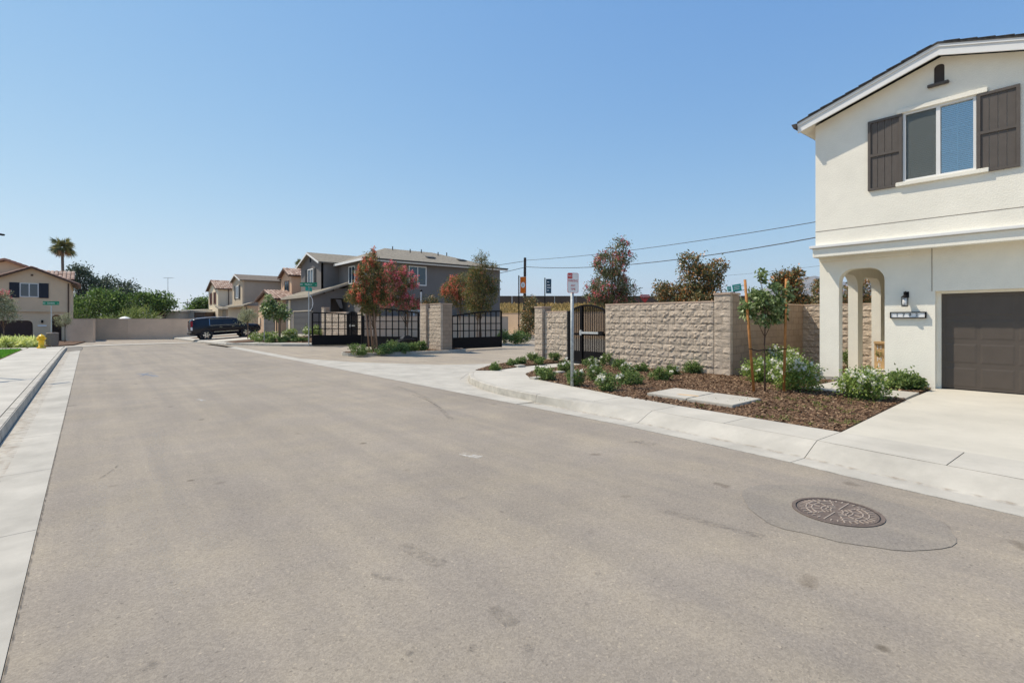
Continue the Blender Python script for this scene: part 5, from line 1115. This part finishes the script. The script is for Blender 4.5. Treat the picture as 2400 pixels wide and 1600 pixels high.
window_x(E_, 14.6, 72.9, 74.5, 4.5, 6.1); xshutter(E_, 14.6, 72.1, 72.85, 4.4, 6.15, 'shutter_gray'); xshutter(E_, 14.6, 74.55, 75.3, 4.4, 6.15, 'shutter_gray'); window_x(E_, 19.46, 68.3, 69.9, 4.3, 6.2, 'shutter_gray'); downspout(E_, 19.4, 66.3, 3.4, 6.9); downspout(E_, 14.55, 68.5, .3, 3.4); garage(E_, 14.66, 70.2, 75.0, ez_+.1, 2.2, 'stucco_beige')
# cream house
K = thing('cream_house', 'cream house with red shutters and pink tile roof at the row end', 'house', (16, 90, 0)); kz = 0
walls(K, 'stucco_cream', [(14.7, 24, 86.8, 94.7, kz, 6.3)]); gable_wall(K, 'stucco_cream', 14.62, .2, 86.75, 94.75, kz, 6.35, 7.7); gable_x(K, 14.62, 26, 86.8, 94.7, 6.35, 7.72, .3, 'tile_pink', 1)
for a in (88.2, 91.4): 
    window_x(K, 14.6, a+.55, a+1.45, 4.2, 5.9, 'brown_trim'); xshutter(K, 14.6, a, a+.55, 4.1, 5.95, 'shutter_red'); xshutter(K, 14.6, a+1.45, a+2.0, 4.1, 5.95, 'shutter_red')
downspout(K, 16.0, 86.7, 3.4, 6.3); walls(K, 'stucco_greige', [(15.2, 17.5, 84.0, 86.7, kz, 3.2)], 'porch_wall'); obj('porch_roof', MB().hexa([(14.2,83.6,3.2),(18,83.6,3.2),(18,86.75,3.7),(14.2,86.75,3.7),(14.2,83.6,3.35),(18,83.6,3.35),(18,86.75,3.85),(14.2,86.75,3.85)]), 'shingle_tan', K)
# left house at the end of the street
LHD = 52.0
A_ = thing('left_house', 'tan two storey house with navy shutters at the end of the street', 'house', (-5.5, 69.5, -.4)); HY_ = 68.6
walls(A_, 'stucco_left', [(-10.2, -4.35, HY_+.25, 80, -.5, 2.62), (-4.35, -2.98, HY_, 80, -.5, 2.62), (-2.98, -2.24, HY_+.9, 80, -.5, 2.62), (-2.24, -1.58, HY_, 80, -.5, 2.62), (-10.2, -1.56, HY_-.06, 80, 2.64, 5.45)])
obj('front_gable', MB().holed([(-7.35,5.45),(-4.43,6.75),(-1.52,5.45)], [], face_y(HY_-.05), .3), 'stucco_left', A_)
obj('arch_head', MB().holed([(-2.98,2.62),(-2.98,1.9)]+[(-2.61-.37*math.cos(t), 1.9+.36*math.sin(t)) for t in np.linspace(0, math.pi, 9)][1:-1]+[(-2.24,1.9),(-2.24,2.62)], [], face_y(HY_), .2), 'stucco_left', A_)
obj('ledge_band', MB().box(-10.2, -1.50, HY_-.14, HY_-.062, 2.52, 2.64), 'stucco_left', A_)
g = obj('garage_door', MB().box(-9.6, -4.40, HY_+.12, HY_+.2, -.42, 1.68), 'garage_brown', A_)
for r in range(4):
    for c in range(5): obj('panel', MB().box(-9.55+c*1.04, -8.6+c*1.04, HY_+.10, HY_+.119, -.36+r*.52, .06+r*.52), 'garage_brown', g)
obj('garage_head', MB().holed([(-10.2,2.6),(-10.2,1.68),(-4.7,1.68),(-4.5,1.6),(-4.38,1.42),(-4.35,1.2),(-4.35,2.6)], [], face_y(HY_), .1), 'stucco_left', A_)
obj('front_door', MB().box(-2.96, -2.26, HY_+.85, HY_+.89, -.4, 2.0), 'garage_brown', A_)
window_y(A_, HY_-.06, -5.28, -3.93, 3.95, 5.30, 'white_paint', True, .07)
for a, b in ((-6.0, -5.3), (-3.91, -3.2)): obj('shutter', MB().box(a, b, HY_-.12, HY_-.063, 3.88, 5.33), 'shutter_navy', A_)
obj('wall_lamp', MB().box(-3.75, -3.6, HY_-.12, HY_, 1.45, 1.72), 'black_metal', A_); obj('number_plate', MB().box(-4.0, -3.35, HY_-.05, HY_-.002, 1.1, 1.24), 'sign_white', A_); obj('gable_vent', MB().box(-4.5, -4.32, HY_-.09, HY_-.052, 6.0, 6.18), 'brown_trim', A_); downspout(A_, -1.72, HY_-.15, -.4, 5.4)
sl = (6.75-5.45)/2.92
def lz_(x): return 6.75-abs(x+4.43)*sl
rr = MB()
for q in (-7.9, -1.0): rr.hexa([(q,HY_-.5,lz_(q)),(q,78,lz_(q)),(-4.43,78,6.75),(-4.43,HY_-.5,6.75),(q,HY_-.5,lz_(q)+.12),(q,78,lz_(q)+.12),(-4.43,78,6.87),(-4.43,HY_-.5,6.87)])
LR = obj('roof', rr, 'brown_trim', A_)
tiles_slope(LR, (-1.0,HY_-.52,lz_(-1.0)+.125), (-1.0,78,lz_(-1.0)+.125), (-4.43,HY_-.52,6.875), 'tile_red'); tiles_slope(LR, (-7.9,HY_-.52,lz_(-7.9)+.125), (-7.9,78,lz_(-7.9)+.125), (-4.43,HY_-.52,6.875), 'tile_red')
SR = obj('side_roof', MB().hexa([(-4.2,HY_+.6,5.72),(-1.25,HY_+.6,5.72),(-1.25,HY_+3.5,6.72),(-4.2,HY_+3.5,6.72),(-4.2,HY_+.6,5.8),(-1.25,HY_+.6,5.8),(-1.25,HY_+3.5,6.8),(-4.2,HY_+3.5,6.8)]), 'brown_trim', A_); tiles_slope(SR, (-4.2,HY_+.58,5.81), (-1.25,HY_+.58,5.81), (-4.2,HY_+3.5,6.81), 'tile_pink')
obj('rear_gable', MB().holed([(-12,5.4),(-6.5,7.6),(-1.3,5.4)], [], face_y(71.8), .3), 'stucco_left', A_)
for q in (-12.4, -.9):
    z_ = 7.65-abs(q+6.6)*.40; rb2 = obj('rear_roof', MB().hexa([(q,71.3,z_),(q,79,z_),(-6.6,79,7.65),(-6.6,71.3,7.65),(q,71.3,z_+.12),(q,79,z_+.12),(-6.6,79,7.77),(-6.6,71.3,7.77)]), 'tile_red', A_)
    tiles_slope(rb2, (q,71.28,z_+.125), (q,79,z_+.125), (-6.6,71.28,7.775), 'tile_red')

# ================================================================== SUV
CAR = thing('parked_suv', 'long black SUV with chrome window trim parked nose up on a driveway', 'car', (0, 0, 0))
ST_ = [(0,.62,1.10,.93,1.62,.70),(.10,.46,1.16,.99,1.80,.76),(.35,.42,1.20,1.015,1.90,.79),(1.2,.40,1.21,1.02,1.94,.81),(2.6,.38,1.20,1.02,1.93,.81),(3.35,.38,1.19,1.02,1.88,.80),(3.65,.38,1.19,1.02,1.79,.79),(4.45,.38,1.17,1.01,1.24,.86),(5.0,.40,1.13,1.0,1.20,.88),(5.45,.42,1.02,.96,1.13,.84),(5.65,.48,.90,.90,1.02,.78),(5.72,.58,.80,.84,.86,.72)]
def stn(x):
    X = [q[0] for q in ST_]; return [float(np.interp(x, X, [q[k] for q in ST_])) for k in range(1, 6)]
mb = MB(); M_ = 12
for q in ST_:
    x, zb, zm, w, zt, wt = q; mb.v += [(x, sx*yy_, zz_) for sx, seq in ((1, [(0,zb),(w*.85,zb),(w*.985,zb+.12),(w,zm-.25),(w*.995,zm),(wt,zt-.05),(wt-.08,zt)]), (-1, [(wt-.08,zt),(wt,zt-.05),(w*.995,zm),(w,zm-.25),(w*.985,zb+.12),(w*.85,zb)])) for yy_, zz_ in seq]
nn = 13
mb.f = [(i*nn+k, i*nn+(k+1) % nn, (i+1)*nn+(k+1) % nn, (i+1)*nn+k) for i in range(len(ST_)-1) for k in range(nn)] + [tuple(range(nn)), tuple(range((len(ST_)-1)*nn, len(ST_)*nn))[::-1]]
body = obj('body', mb, 'car_paint', CAR, bevel=0); 
for p in body.data.polygons: p.use_smooth = True
def sp(x, t, side, off=.006):
    zb, zm, w, zt, wt = stn(x); return Vector((x, side*((w*.995)+(wt-w*.995)*t+off), zm+(zt-.05-zm)*t))
for side in (-1, 1):
    for a, b, nm in ((.42,1.42,'quarter_window'), (1.50,2.48,'door_window'), (2.56,3.95,'door_window')):
        pts = [sp(a,.10,side), sp(b,.10,side), sp(min(b,3.36),.90,side), sp(a+.02,.90,side)]
        if b > 3.5: pts = [sp(a,.10,side), sp(b,.10,side), sp(3.75,.42,side), sp(3.36,.88,side), sp(a+.02,.90,side)]
        obj(nm, MB().add(pts, [tuple(range(len(pts)))]), 'car_glass', CAR, fix=False)
    obj('window_trim', MB().bar(sp(1.46,.06,side,.012), sp(3.98,.06,side,.012), .012, .035).bar(sp(1.46,.06,side,.012), sp(1.47,.92,side,.012), .03, .03).bar(sp(1.47,.94,side,.012), sp(3.36,.94,side,.012), .012, .025), 'chrome', CAR)
    obj('side_moulding', MB().bar((1.75,side*1.025,.66), (3.75,side*1.025,.64), .02, .05), 'chrome', CAR)
    obj('running_board', MB().box(1.7, 3.9, min(side*.9,side*1.06), max(side*.9,side*1.06), .36, .42), 'black_plastic', CAR)
    for hx_ in (2.35, 3.35): obj('door_handle', MB().box(hx_-.12, hx_+.08, min(side*1.02,side*1.05), max(side*1.02,side*1.05), 1.04, 1.08), 'chrome', CAR)
    obj('mirror', MB().box(3.75, 3.92, min(side*1.0,side*1.25), max(side*1.0,side*1.25), 1.20, 1.40), 'car_paint', CAR, bevel=.04)
    obj('tail_light', MB().hexa([(-.015,side*.99,1.0),(.14,side*1.0,1.0),(.14,side*.90,1.0),(-.015,side*.88,1.0),(.01,side*.80,1.72),(.17,side*.86,1.72),(.17,side*.74,1.72),(.01,side*.70,1.72)]), 'tail_red', CAR)
    obj('tail_light_glass', MB().hexa([(-.03,side*.995,.90),(.10,side*1.005,.90),(.10,side*.92,.90),(-.03,side*.9,.90),(-.03,side*.98,1.18),(.10,side*1.0,1.18),(.10,side*.92,1.18),(-.03,side*.9,1.18)]), 'sign_white', CAR)
    obj('headlight', MB().hexa([(5.35,side*.97,.90),(5.66,side*.80,.88),(5.6,side*.6,.88),(5.3,side*.7,.90),(5.3,side*.96,1.06),(5.6,side*.80,1.0),(5.55,side*.6,1.0),(5.3,side*.7,1.06)]), 'chrome', CAR)
    obj('roof_rail', MB().tube([(.5,side*.70,1.95),(1.4,side*.72,1.99),(2.4,side*.72,1.985),(3.1,side*.70,1.93)], .022, 6), 'chrome', CAR)
    for wx in (1.15, 4.45):
        q = lambda d: (wx, side*d, .41)
        obj('wheel_arch', MB().tube([q(.80), q(1.028)], .50, 24), 'black_plastic', CAR)
        wh = obj('wheel', MB().tube([q(.78), q(.80), q(1.02), q(1.045)], [.36,.41,.41,.36], 24), 'rubber', CAR)
        obj('rim', MB().tube([q(1.0), q(1.052)], [.31,.30], 24), 'shutter_gray', wh)
        for k in range(6):
            t = k*math.pi/3; obj('spoke', MB().bar((wx+.05*math.cos(t), side*1.056, .41+.05*math.sin(t)), (wx+.29*math.cos(t), side*1.05, .41+.29*math.sin(t)), .11, .02, up=(0,1,0)), 'chrome', wh)
obj('rear_window', MB().add([(.02,-.72,1.22),(.02,.72,1.22),(.075,.66,1.74),(.075,-.66,1.74)], [(0,1,2,3)]), 'car_glass', CAR, fix=False)
obj('windshield', MB().add([(4.40,-.80,1.27),(4.40,.80,1.27),(3.70,.70,1.80),(3.70,-.70,1.80)], [(0,1,2,3)]), 'car_glass', CAR, fix=False)
obj('rear_bumper', MB().box(-.12, .25, -.95, .95, .48, .70), 'car_paint', CAR, bevel=.05); obj('grille', MB().box(5.66, 5.74, -.55, .55, .60, .95), 'chrome', CAR); obj('hitch_step', MB().box(-.16, 0, -.9, .9, .70, .73), 'chrome', CAR)
cp = math.atan2(.26, 3.3)
CAR.location = (8.13-1.15*math.cos(cp), 53.5+1.0, yard(8.13,53.5)+.01-1.15*math.sin(cp)+.0); CAR.rotation_euler = (0, -cp*.82, 0)

# ================================================================== LEFT SIDE PLANTING
lawn = [(-9,29.5),(-2.83,30.2),(-2.83,37.8),(-9,38.3)]
struct('lawn_soil', MB().prism(lawn, .0, .135), 'soil')
P = rng.uniform((-6.5,29.8),(-2.85,37.9),(26000,2)); n = len(P); P3 = np.c_[P, np.full(n, .135)]
go = link('lawn_grass', fastmesh('lawn_grass', leaf_quads(P3, .11, .018, np.c_[rng.normal(0,.4,(n,2)), np.full(n,1.6)], -.5), 4), 'leaf_grass'); go['kind'] = 'stuff'; go['label'] = 'bright green lawn beside the left pavement'; go['category'] = 'lawn'
struct('cross_walk', MB().prism([(-9,38.35),(-2.79,37.85),(-2.79,40.3),(-9,40.6)], 0, .148), 'concrete')
for k in range(15):
    px = -2+5.6*k; x, y = at(px, 813-.05*k, .13); y += rng.uniform(0, 2.2); bush('yellow green strappy plant in the bed behind the left lawn', x, y, .10, .36, .42, 'leaf_yellow', 420, .26, .05, 0, 'yellow plants behind the left lawn', 'strappy_plant')
bL = (*dep(9, 37), .05)
tree('crape_myrtle', 'small tree with pink blossom tops in front of the left garage', bL, 1.7, .04, [cam_e(10,716,37,.75,.6,bL), cam_e(24,735,37,.6,.5,bL), cam_e(0,700,37,.6,.6,bL), cam_e(-14,720,37,.8,.8,bL), cam_e(-10,690,37,.6,.4,bL)], 130, 28, .13, .09, .045, 'leaf_olive', flowers=('petal_pink', .3, 30, .07, .68), nl=10)
bO = (*dep(152, 46), -.2)
tree('olive_tree', 'little grey green olive tree beside the left house door', bO, 1.5, .03, [cam_e(148,752,46,.55,.5,bO), cam_e(156,742,46,.35,.4,bO)], 45, 26, .12, .09, .03, 'leaf_olive', nl=6)
# young plants along the right row
bT = (*dep(655, 37.5), .25)
tree('young_tree', 'young tree with large leaves in front of the tan garage', bT, 2.6, .07, [cam_e(640,728,37.5,.7,.55,bT), cam_e(628,712,37.5,.35,.5,bT), cam_e(660,738,37.5,.5,.4,bT)], 60, 24, .14, .17, .10, 'leaf_oak', nl=7)
bV = (*dep(581, 42.5), .05)
tree('olive_tree', 'small olive tree standing beside the SUV bonnet', bV, 1.6, .04, [cam_e(580,738,42.5,.65,.5,bV), cam_e(573,745,42.5,.4,.4,bV)], 60, 26, .13, .10, .035, 'leaf_olive', nl=7)
for k, (px, py, r, h, w) in enumerate([(598,789,.55,.7,24), (622,789,.5,.6,18), (638,786,.5,.6,14), (668,787,.6,.8,34), (684,787,.55,.75,26), (725,787,.6,.9,30), (745,786,.6,.9,26)]):
    d = 40+.3*k; x, y = dep(px, d); names_ = ['beside the SUV front wheel','left of the second parking sign','below the tan garage door','right of the young tree trunk','before the gray garage corner','behind the street name post','behind the open gate leaf end']
    bush('white flowering bush '+names_[k], x, y, yard(x, y)-.03 if y > 41.2 else .2, r*.85, h*.8, 'leaf_rose2', 800, .11, .06, w*2, 'white bushes of the far front yards')
for k, px in enumerate([618, 632, 646, 664, 676, 688, 700, 708]):
    x, y = dep(px, 36.2+.1*k); bush('low green ground shrub in the north corner bed', x, y, .17, .42, .30, 'leaf_rose', 420, .11, .06, 0, 'low shrubs in the north corner bed', 'shrub')

# ================================================================== FAR WALLS AND BACKDROP
def plain_wall(label, pts, z0, z1, m, cat='wall', piers=4.0, t=.2, name='perimeter_wall'):
    T_ = thing(name, label, cat, (*((Vector(pts[0])+Vector(pts[-1]))/2), z0))
    for a, b in zip(pts[:-1], pts[1:]):
        a, b = Vector((*a, 0)), Vector((*b, 0)); d = (b-a); L = d.length; n = max(1, round(L/piers))
        for k in range(n):
            p, q = a+d*(k/n), a+d*((k+1)/n); e = d.normalized()*.004
            obj('panel', MB().bar(p+e+Vector((0,0,(z0+z1)/2)), q-e+Vector((0,0,(z0+z1)/2)), t, z1-z0), m, T_)
        obj('cap', MB().bar(a+Vector((0,0,z1+.035)), b+Vector((0,0,z1+.035)), t+.05, .06), 'block_cap', T_)
    return T_
plain_wall('long tan perimeter wall closing the end of the street', [dep(158,57), dep(300,58), dep(500,60)], -.6, 1.83, 'wall_tan')
plain_wall('short brown block wall beside the left house corner', [dep(158,49), dep(221,48)], -.5, 1.78, 'wall_tan')
plain_wall('tan inner perimeter wall behind the yellow plants', [(37, 66), (37, 30)], -.2, 2.45, 'wall_tan')
plain_wall('low tan garden wall along the gray house side', [(15.4, 39.4), (31.5, 39.4)], 0, 2.0, 'wall_tan')
def low_building(label, px0, px1, d, ytop, m, dep_=6):
    a, b = Vector((*dep(px0,d),0)), Vector((*dep(px1,d),0)); z1 = CAM_H+(750-ytop)/FOC*d; u = (b-a); back = Vector((-u.y, u.x, 0)).normalized()*dep_
    T_ = thing('storage_building', label, 'building', (*((a+b)/2).to_2d(), -.7)); Z = Vector((0,0,1))
    obj('wall', MB().hexa([a-Z*.8, b-Z*.8, b+back-Z*.8, a+back-Z*.8, a+Z*z1, b+Z*z1, b+back+Z*z1, a+back+Z*z1]), m, T_)
    e = u.normalized()*.2; obj('roof', MB().hexa([a-e-back*.03+Z*z1, b+e-back*.03+Z*z1, b+e+back*1.03+Z*z1, a-e+back*1.03+Z*z1, a-e-back*.03+Z*(z1+.12), b+e-back*.03+Z*(z1+.12), b+e+back*1.03+Z*(z1+.4), a-e+back*1.03+Z*(z1+.4)]), 'concrete_gutter', T_)
    obj('vent', MB().bar(a.lerp(b,.45)-back*.002+Z*(z1-.75), a.lerp(b,.45)-back*.01+Z*(z1-.75), .4, .4), 'shutter_gray', T_)
low_building('pale low storage building behind the far wall', 358, 421, 74, 731, 'concrete'); low_building('gray low shed right of the pale building', 422, 455, 76, 729, 'galv'); low_building('dark brown low shed under the green tree', 456, 480, 76, 732, 'brown_wall')
# far trees
def ftree(label, px, d, blobs, m, ncl, L, bark='bark_dark', nl=8, per=26, spread=.45, name='tree', cat='tree', fl=None):
    x, y = dep(px, d); b = (x, y, -.7); return tree(name, label, b, max(1, CAM_H+(750-blobs[0][1])/FOC*d-1), .16, [cam_e(q[0], q[1], d, q[2], q[3], b) for q in blobs], ncl, per, spread, L, L*.5, m, bark, 'trees beyond the far wall', fl, nl=nl)
ftree('tallest dark eucalyptus right of the left house roof', 183, 88, [(182,645,1.5,1.2), (190,634,1.2,.8), (198,650,1.0,1.1), (178,690,1.7,2.0), (190,725,2.4,2.0)], 'leaf_euc', 150, .34)
ftree('broad dark tree behind the bright green trees', 240, 90, [(240,668,2.4,1.6), (225,690,2.4,2.2), (258,690,2.2,2.0), (228,664,1.2,.8), (262,664,1.2,1.1), (240,730,3.5,2.5)], 'leaf_euc', 150, .32)
ftree('separate dark tree crown right of the broad dark tree', 298, 88, [(298,675,1.5,1.1), (285,690,1.2,1.0), (302,700,1.3,1.4), (296,735,2,1.8)], 'leaf_euc', 100, .34)
ftree('bright green spreading tree behind the far wall', 225, 72, [(225,700,2.4,1.4), (205,715,2.0,1.4), (250,705,1.8,1.2), (232,690,1.4,.9), (225,733,3.4,1.1), (195,738,1.8,.9)], 'leaf_green', 120, .28, spread=.36)
ftree('green tree right of the spreading tree', 275, 71, [(272,715,1.6,1.2), (262,700,1.2,.9), (282,730,1.6,1.0)], 'leaf_green', 90, .30, spread=.36)
ftree('bushy green tree above the white parasol', 330, 72, [(335,705,1.8,1.2), (315,712,1.5,1.2), (350,712,1.6,1.3), (342,694,1.0,.7), (322,735,2.0,1.1)], 'leaf_green', 95, .28, spread=.36)
ftree('green tree at the right end of the group', 380, 73, [(376,704,1.5,.9), (392,714,1.0,.8), (364,712,1.2,.9)], 'leaf_green', 60, .30, spread=.36)
ftree('round green tree left of the cream house', 474, 84, [(474,722,1.8,1.5), (458,730,1.5,1.2), (484,712,1.3,1.2), (476,742,2.0,1.0)], 'leaf_green', 130, .34, spread=.4)
def fan_palm(label, px, d, ytop, R0, group='fan palms'):
    x, y = dep(px, d); zc = CAM_H+(750-ytop)/FOC*d; T_ = thing('fan_palm', label, 'palm', (x, y, -.7), group)
    obj('trunk', MB().tube([(x, y, -.8), (x+.1, y, zc*.5), (x, y, zc-.2)], [.28,.22,.19], 8), 'bark', T_, smooth=True)
    V = []; Vd = []
    for k in range(44):
        az = rng.uniform(0, 6.283); el = rng.uniform(-1.2, 1.4); dead = el < -.75
        d_ = np.array([math.cos(az)*math.cos(el), math.sin(az)*math.cos(el), math.sin(el)]); s_ = np.array([-math.sin(az), math.cos(az), 0]); u_ = np.cross(d_, s_); ro = rng.uniform(-1.2, 1.2); s_ = s_*math.cos(ro)+u_*math.sin(ro)
        hub = np.array([x, y, zc])+d_*R0*((rng.uniform(.0,.12) if k % 3 == 0 else rng.uniform(.25,.55)) if not dead else .30)
        for j in range(13):
            a = (j-6)/6*1.25; q = d_*math.cos(a)+s_*math.sin(a); L_ = R0*rng.uniform(.5,.72)*(1-.15*abs(a)); tip = hub+q*L_-np.array([0,0,.22*R0*(abs(a)*.4+.2)]); w_ = s_*math.cos(a)*.035*R0-d_*math.sin(a)*.035*R0
            (Vd if dead else V).append([hub, hub+q*L_*.5+w_, tip, hub+q*L_*.5-w_])
    put('fronds', np.array(V), 'leaf_palm', T_)
    if Vd: put('dead_fronds', np.array(Vd), 'leaf_deadpalm', T_)
fan_palm('tall fan palm rising behind the left house roof', 146, 84, 580, 2.0); fan_palm('fan palm crown just showing behind the tan and gray roofs', 703, 120, 620, 1.6)
for px, yt in ((268, 730), (300, 726), (322, 724), (342, 722)):
    x, y = dep(px, 63); bush('big drooping palm clump over the far wall', x, y, -.4, 1.1, CAM_H+(750-yt)/FOC*63+.4, 'leaf_palmclump', 800, .9, .08, 0, 'palm clumps behind the far wall', 'palm_clump')
ax_, ay_ = dep(393.5, 78); An = thing('tv_antenna', 'thin tall antenna mast with crossbar beyond the far wall', 'antenna', (ax_, ay_, -.7)); zt = CAM_H+(750-651)/FOC*78
rv = Vector((math.cos(YAW), -math.sin(YAW), 0)); c = Vector((ax_, ay_, zt)); obj('mast', MB().tube([(ax_,ay_,-.8),(ax_,ay_,zt)], .035, 6), 'galv', An); obj('boom', MB().bar(c-rv*.75, c+rv*.75, .04), 'galv', An)
for k in range(7): q = c+rv*(-.7+.23*k); obj('element', MB().bar(q+Vector((0,0,-.02)), q+Vector((.3,.4,0)), .02), 'galv', An)
px_, py_ = dep(440, 190); Pp = thing('power_pole', 'far power pole with three crossarms left of the cream house', 'pole', (px_, py_, -.7)); obj('pole', MB().tube([(px_,py_,-.8),(px_,py_,CAM_H+(750-705)/FOC*190)], .14, 6), 'pole_dark', Pp)
for yy2 in (708, 714, 720): c = Vector((px_, py_, CAM_H+(750-yy2)/FOC*190)); obj('crossarm', MB().bar(c-rv*1.1, c+rv*1.1, .12), 'pole_dark', Pp)
ux, uy = dep(293, 61.5); Um = thing('parasol', 'white parasol peeking over the far wall', 'parasol', (ux, uy, -.4)); obj('pole', MB().tube([(ux,uy,-.4),(ux,uy,2.1)], .025, 6), 'galv', Um); obj('canopy', MB().lathe((ux,uy,1.78), [(.62,.12),(.38,.27),(.04,.38)], 12), 'sign_white', Um)
# freeway embankment, wall on top, signs
def bp(px, d, z): return (*dep(px, d), z)
pxs = list(range(500, 2700, 100)); mb = MB()
for k, px in enumerate(pxs):
    w1 = 2.4+.5*math.sin(k*1.7); mb.v += [bp(px, 82, -.8), bp(px, 108, w1), bp(px, 150, 6.1+.15*math.sin(k)), bp(px, 175, 6.2)]
mb.f = [(4*i+k, 4*i+4+k, 4*i+5+k, 4*i+1+k) for i in range(len(pxs)-1) for k in range(3)]
struct('embankment', mb, 'grass_dry', fix=False)
FW = thing('sound_wall', 'long dark brown sound wall on the dry grass embankment', 'wall', bp(1500, 152, 6))
for a, b in zip(pxs[:-1], pxs[1:]):
    for s0, s1 in ((0, .5), (.5, 1)): obj('panel', MB().bar(bp(a+(b-a)*s0+.3, 152, 7.35), bp(a+(b-a)*s1-.3, 152, 7.35), .35, 2.9), 'brown_wall', FW)
Vg = []
P = np.array([bp(rng.uniform(950, 2000), dd_, 0) for dd_ in rng.uniform(84, 149, 5200)]); dd_ = P[:,0]*math.sin(YAW)+P[:,1]*math.cos(YAW)
P[:,2] = np.interp(dd_, [82,108,150], [-.8,2.3,6.1]); Pq = np.repeat(P, 6, 0)+rng.normal(0,.5,(len(P)*6,3))*np.array([1,1,.1]); o_ = np.c_[rng.normal(0,.5,(len(Pq),2)), np.full(len(Pq),1.5)]
mat('dry_stalk', (.4,.3,.12), .9, ramp=[(0,(.16,.14,.045)),(.4,(.36,.25,.09)),(1,(.60,.42,.18))], transl=.2)
dg = link('dry_grass', fastmesh('dry_grass', leaf_quads(Pq, 1.0, .30, o_, -.4), 4), 'dry_stalk'); dg['kind'] = 'stuff'; dg['label'] = 'tall dry golden grass on the embankment'; dg['category'] = 'dry grass'
c = Vector(bp(1511, 140, CAM_H+(750-694)/FOC*140)); Lq = thing('shop_sign', 'LIQUOR roadside sign with red triangle below the lettering', 'sign', (c.x, c.y, 4)); U = (0,0,1); rv = Vector((math.cos(YAW), -math.sin(YAW), 0)); nv = Vector((rv.y, -rv.x, 0))
obj('post', MB().tube([(c.x, c.y, 4), (c.x, c.y, c.z)], .12, 6), 'black_metal', Lq); plate(Lq, 'board', c+nv*.15, rv, 2.5, .85, .1, 'sign_red', .05); text('lettering', 'LIQUOR', .72, 'sign_white', Lq, c+nv*.27, rv, U, .02, sx=.85)
obj('arrow', MB().add([c+nv*.2+rv*-1.0+Vector((0,0,-.7)), c+nv*.2+rv*.9+Vector((0,0,-.7)), c+nv*.2+Vector((0,0,-1.9))], [(0,1,2)]), 'sign_red', Lq, fix=False)
c = Vector(bp(1721, 148, CAM_H+(750-675)/FOC*148)); Fs = thing('highway_sign', 'tilted pale green highway sign panels above the pier top', 'sign', (c.x, c.y, 6)); r2 = (rv+Vector((0,0,.18))).normalized(); u2 = Vector((0,0,1))
for k, (o0, w_, h_) in enumerate(((-1.45, 1.1, 1.5), (.75, 2.5, 1.9))): q = c+r2*o0; obj('panel', MB().bar(q-r2*w_/2, q+r2*w_/2, .08, h_, up=(0,0,1)), 'sign_teal', Fs); [obj('lettering', MB().bar(q-r2*w_*.36+nv*.06+u2*zz3, q+r2*w_*.3+nv*.06+u2*zz3, .01, .16, up=(0,0,1)), 'sign_white', Fs) for zz3 in (-.45, 0, .45)]
obj('beam', MB().bar(c-r2*2.2+u2*-1.05, c+r2*3.0+u2*-1.05, .16).bar(c+r2*2.0+u2*.3, c+r2*3.2+u2*.3, .14), 'pole_dark', Fs); obj('post', MB().tube([(c.x, c.y, 5.5), (c.x, c.y, c.z-.9)], .15, 6), 'pole_dark', Fs)
# mountains
rid = [(1400,738),(1560,722),(1640,712),(1700,697),(1760,690),(1800,673),(1830,668),(1860,660),(1885,650),(1910,646),(1940,652),(1990,663),(2050,672),(2150,690),(2300,705),(2500,720),(2800,742)]
mb = MB(); D1 = 7000
for k, (px, py) in enumerate(rid):
    z = (750-py)/FOC*D1; mb.v += [bp(px, D1-1600, -20), bp(px+6*math.sin(k*2.3), D1-700, z*.45), bp(px, D1, z), bp(px, D1+2500, -20)]
mb.f = [(4*i+k, 4*i+4+k, 4*i+5+k, 4*i+1+k) for i in range(len(rid)-1) for k in range(3)]
struct('mountain', mb, 'rock', fix=False)

# ================================================================== HAZE
hz = MB().box(-2500, 9500, -2500, 9500, -30, 650)
hm = bpy.data.materials.new('haze_air'); hm.use_nodes = True; N = hm.node_tree.nodes; N.remove(N['Principled BSDF'])
pv = N.new('ShaderNodeVolumePrincipled'); pv.inputs['Color'].default_value = (.80,.88,1,1); pv.inputs['Density'].default_value = 7e-5; pv.inputs['Anisotropy'].default_value = .3
hm.node_tree.links.new(pv.outputs[0], N['Material Output'].inputs['Volume']); MAT['haze_air'] = hm
ho = obj('haze', hz, 'haze_air'); ho['kind'] = 'stuff'; ho['label'] = 'thin pale summer haze between here and the mountains'; ho['category'] = 'haze'
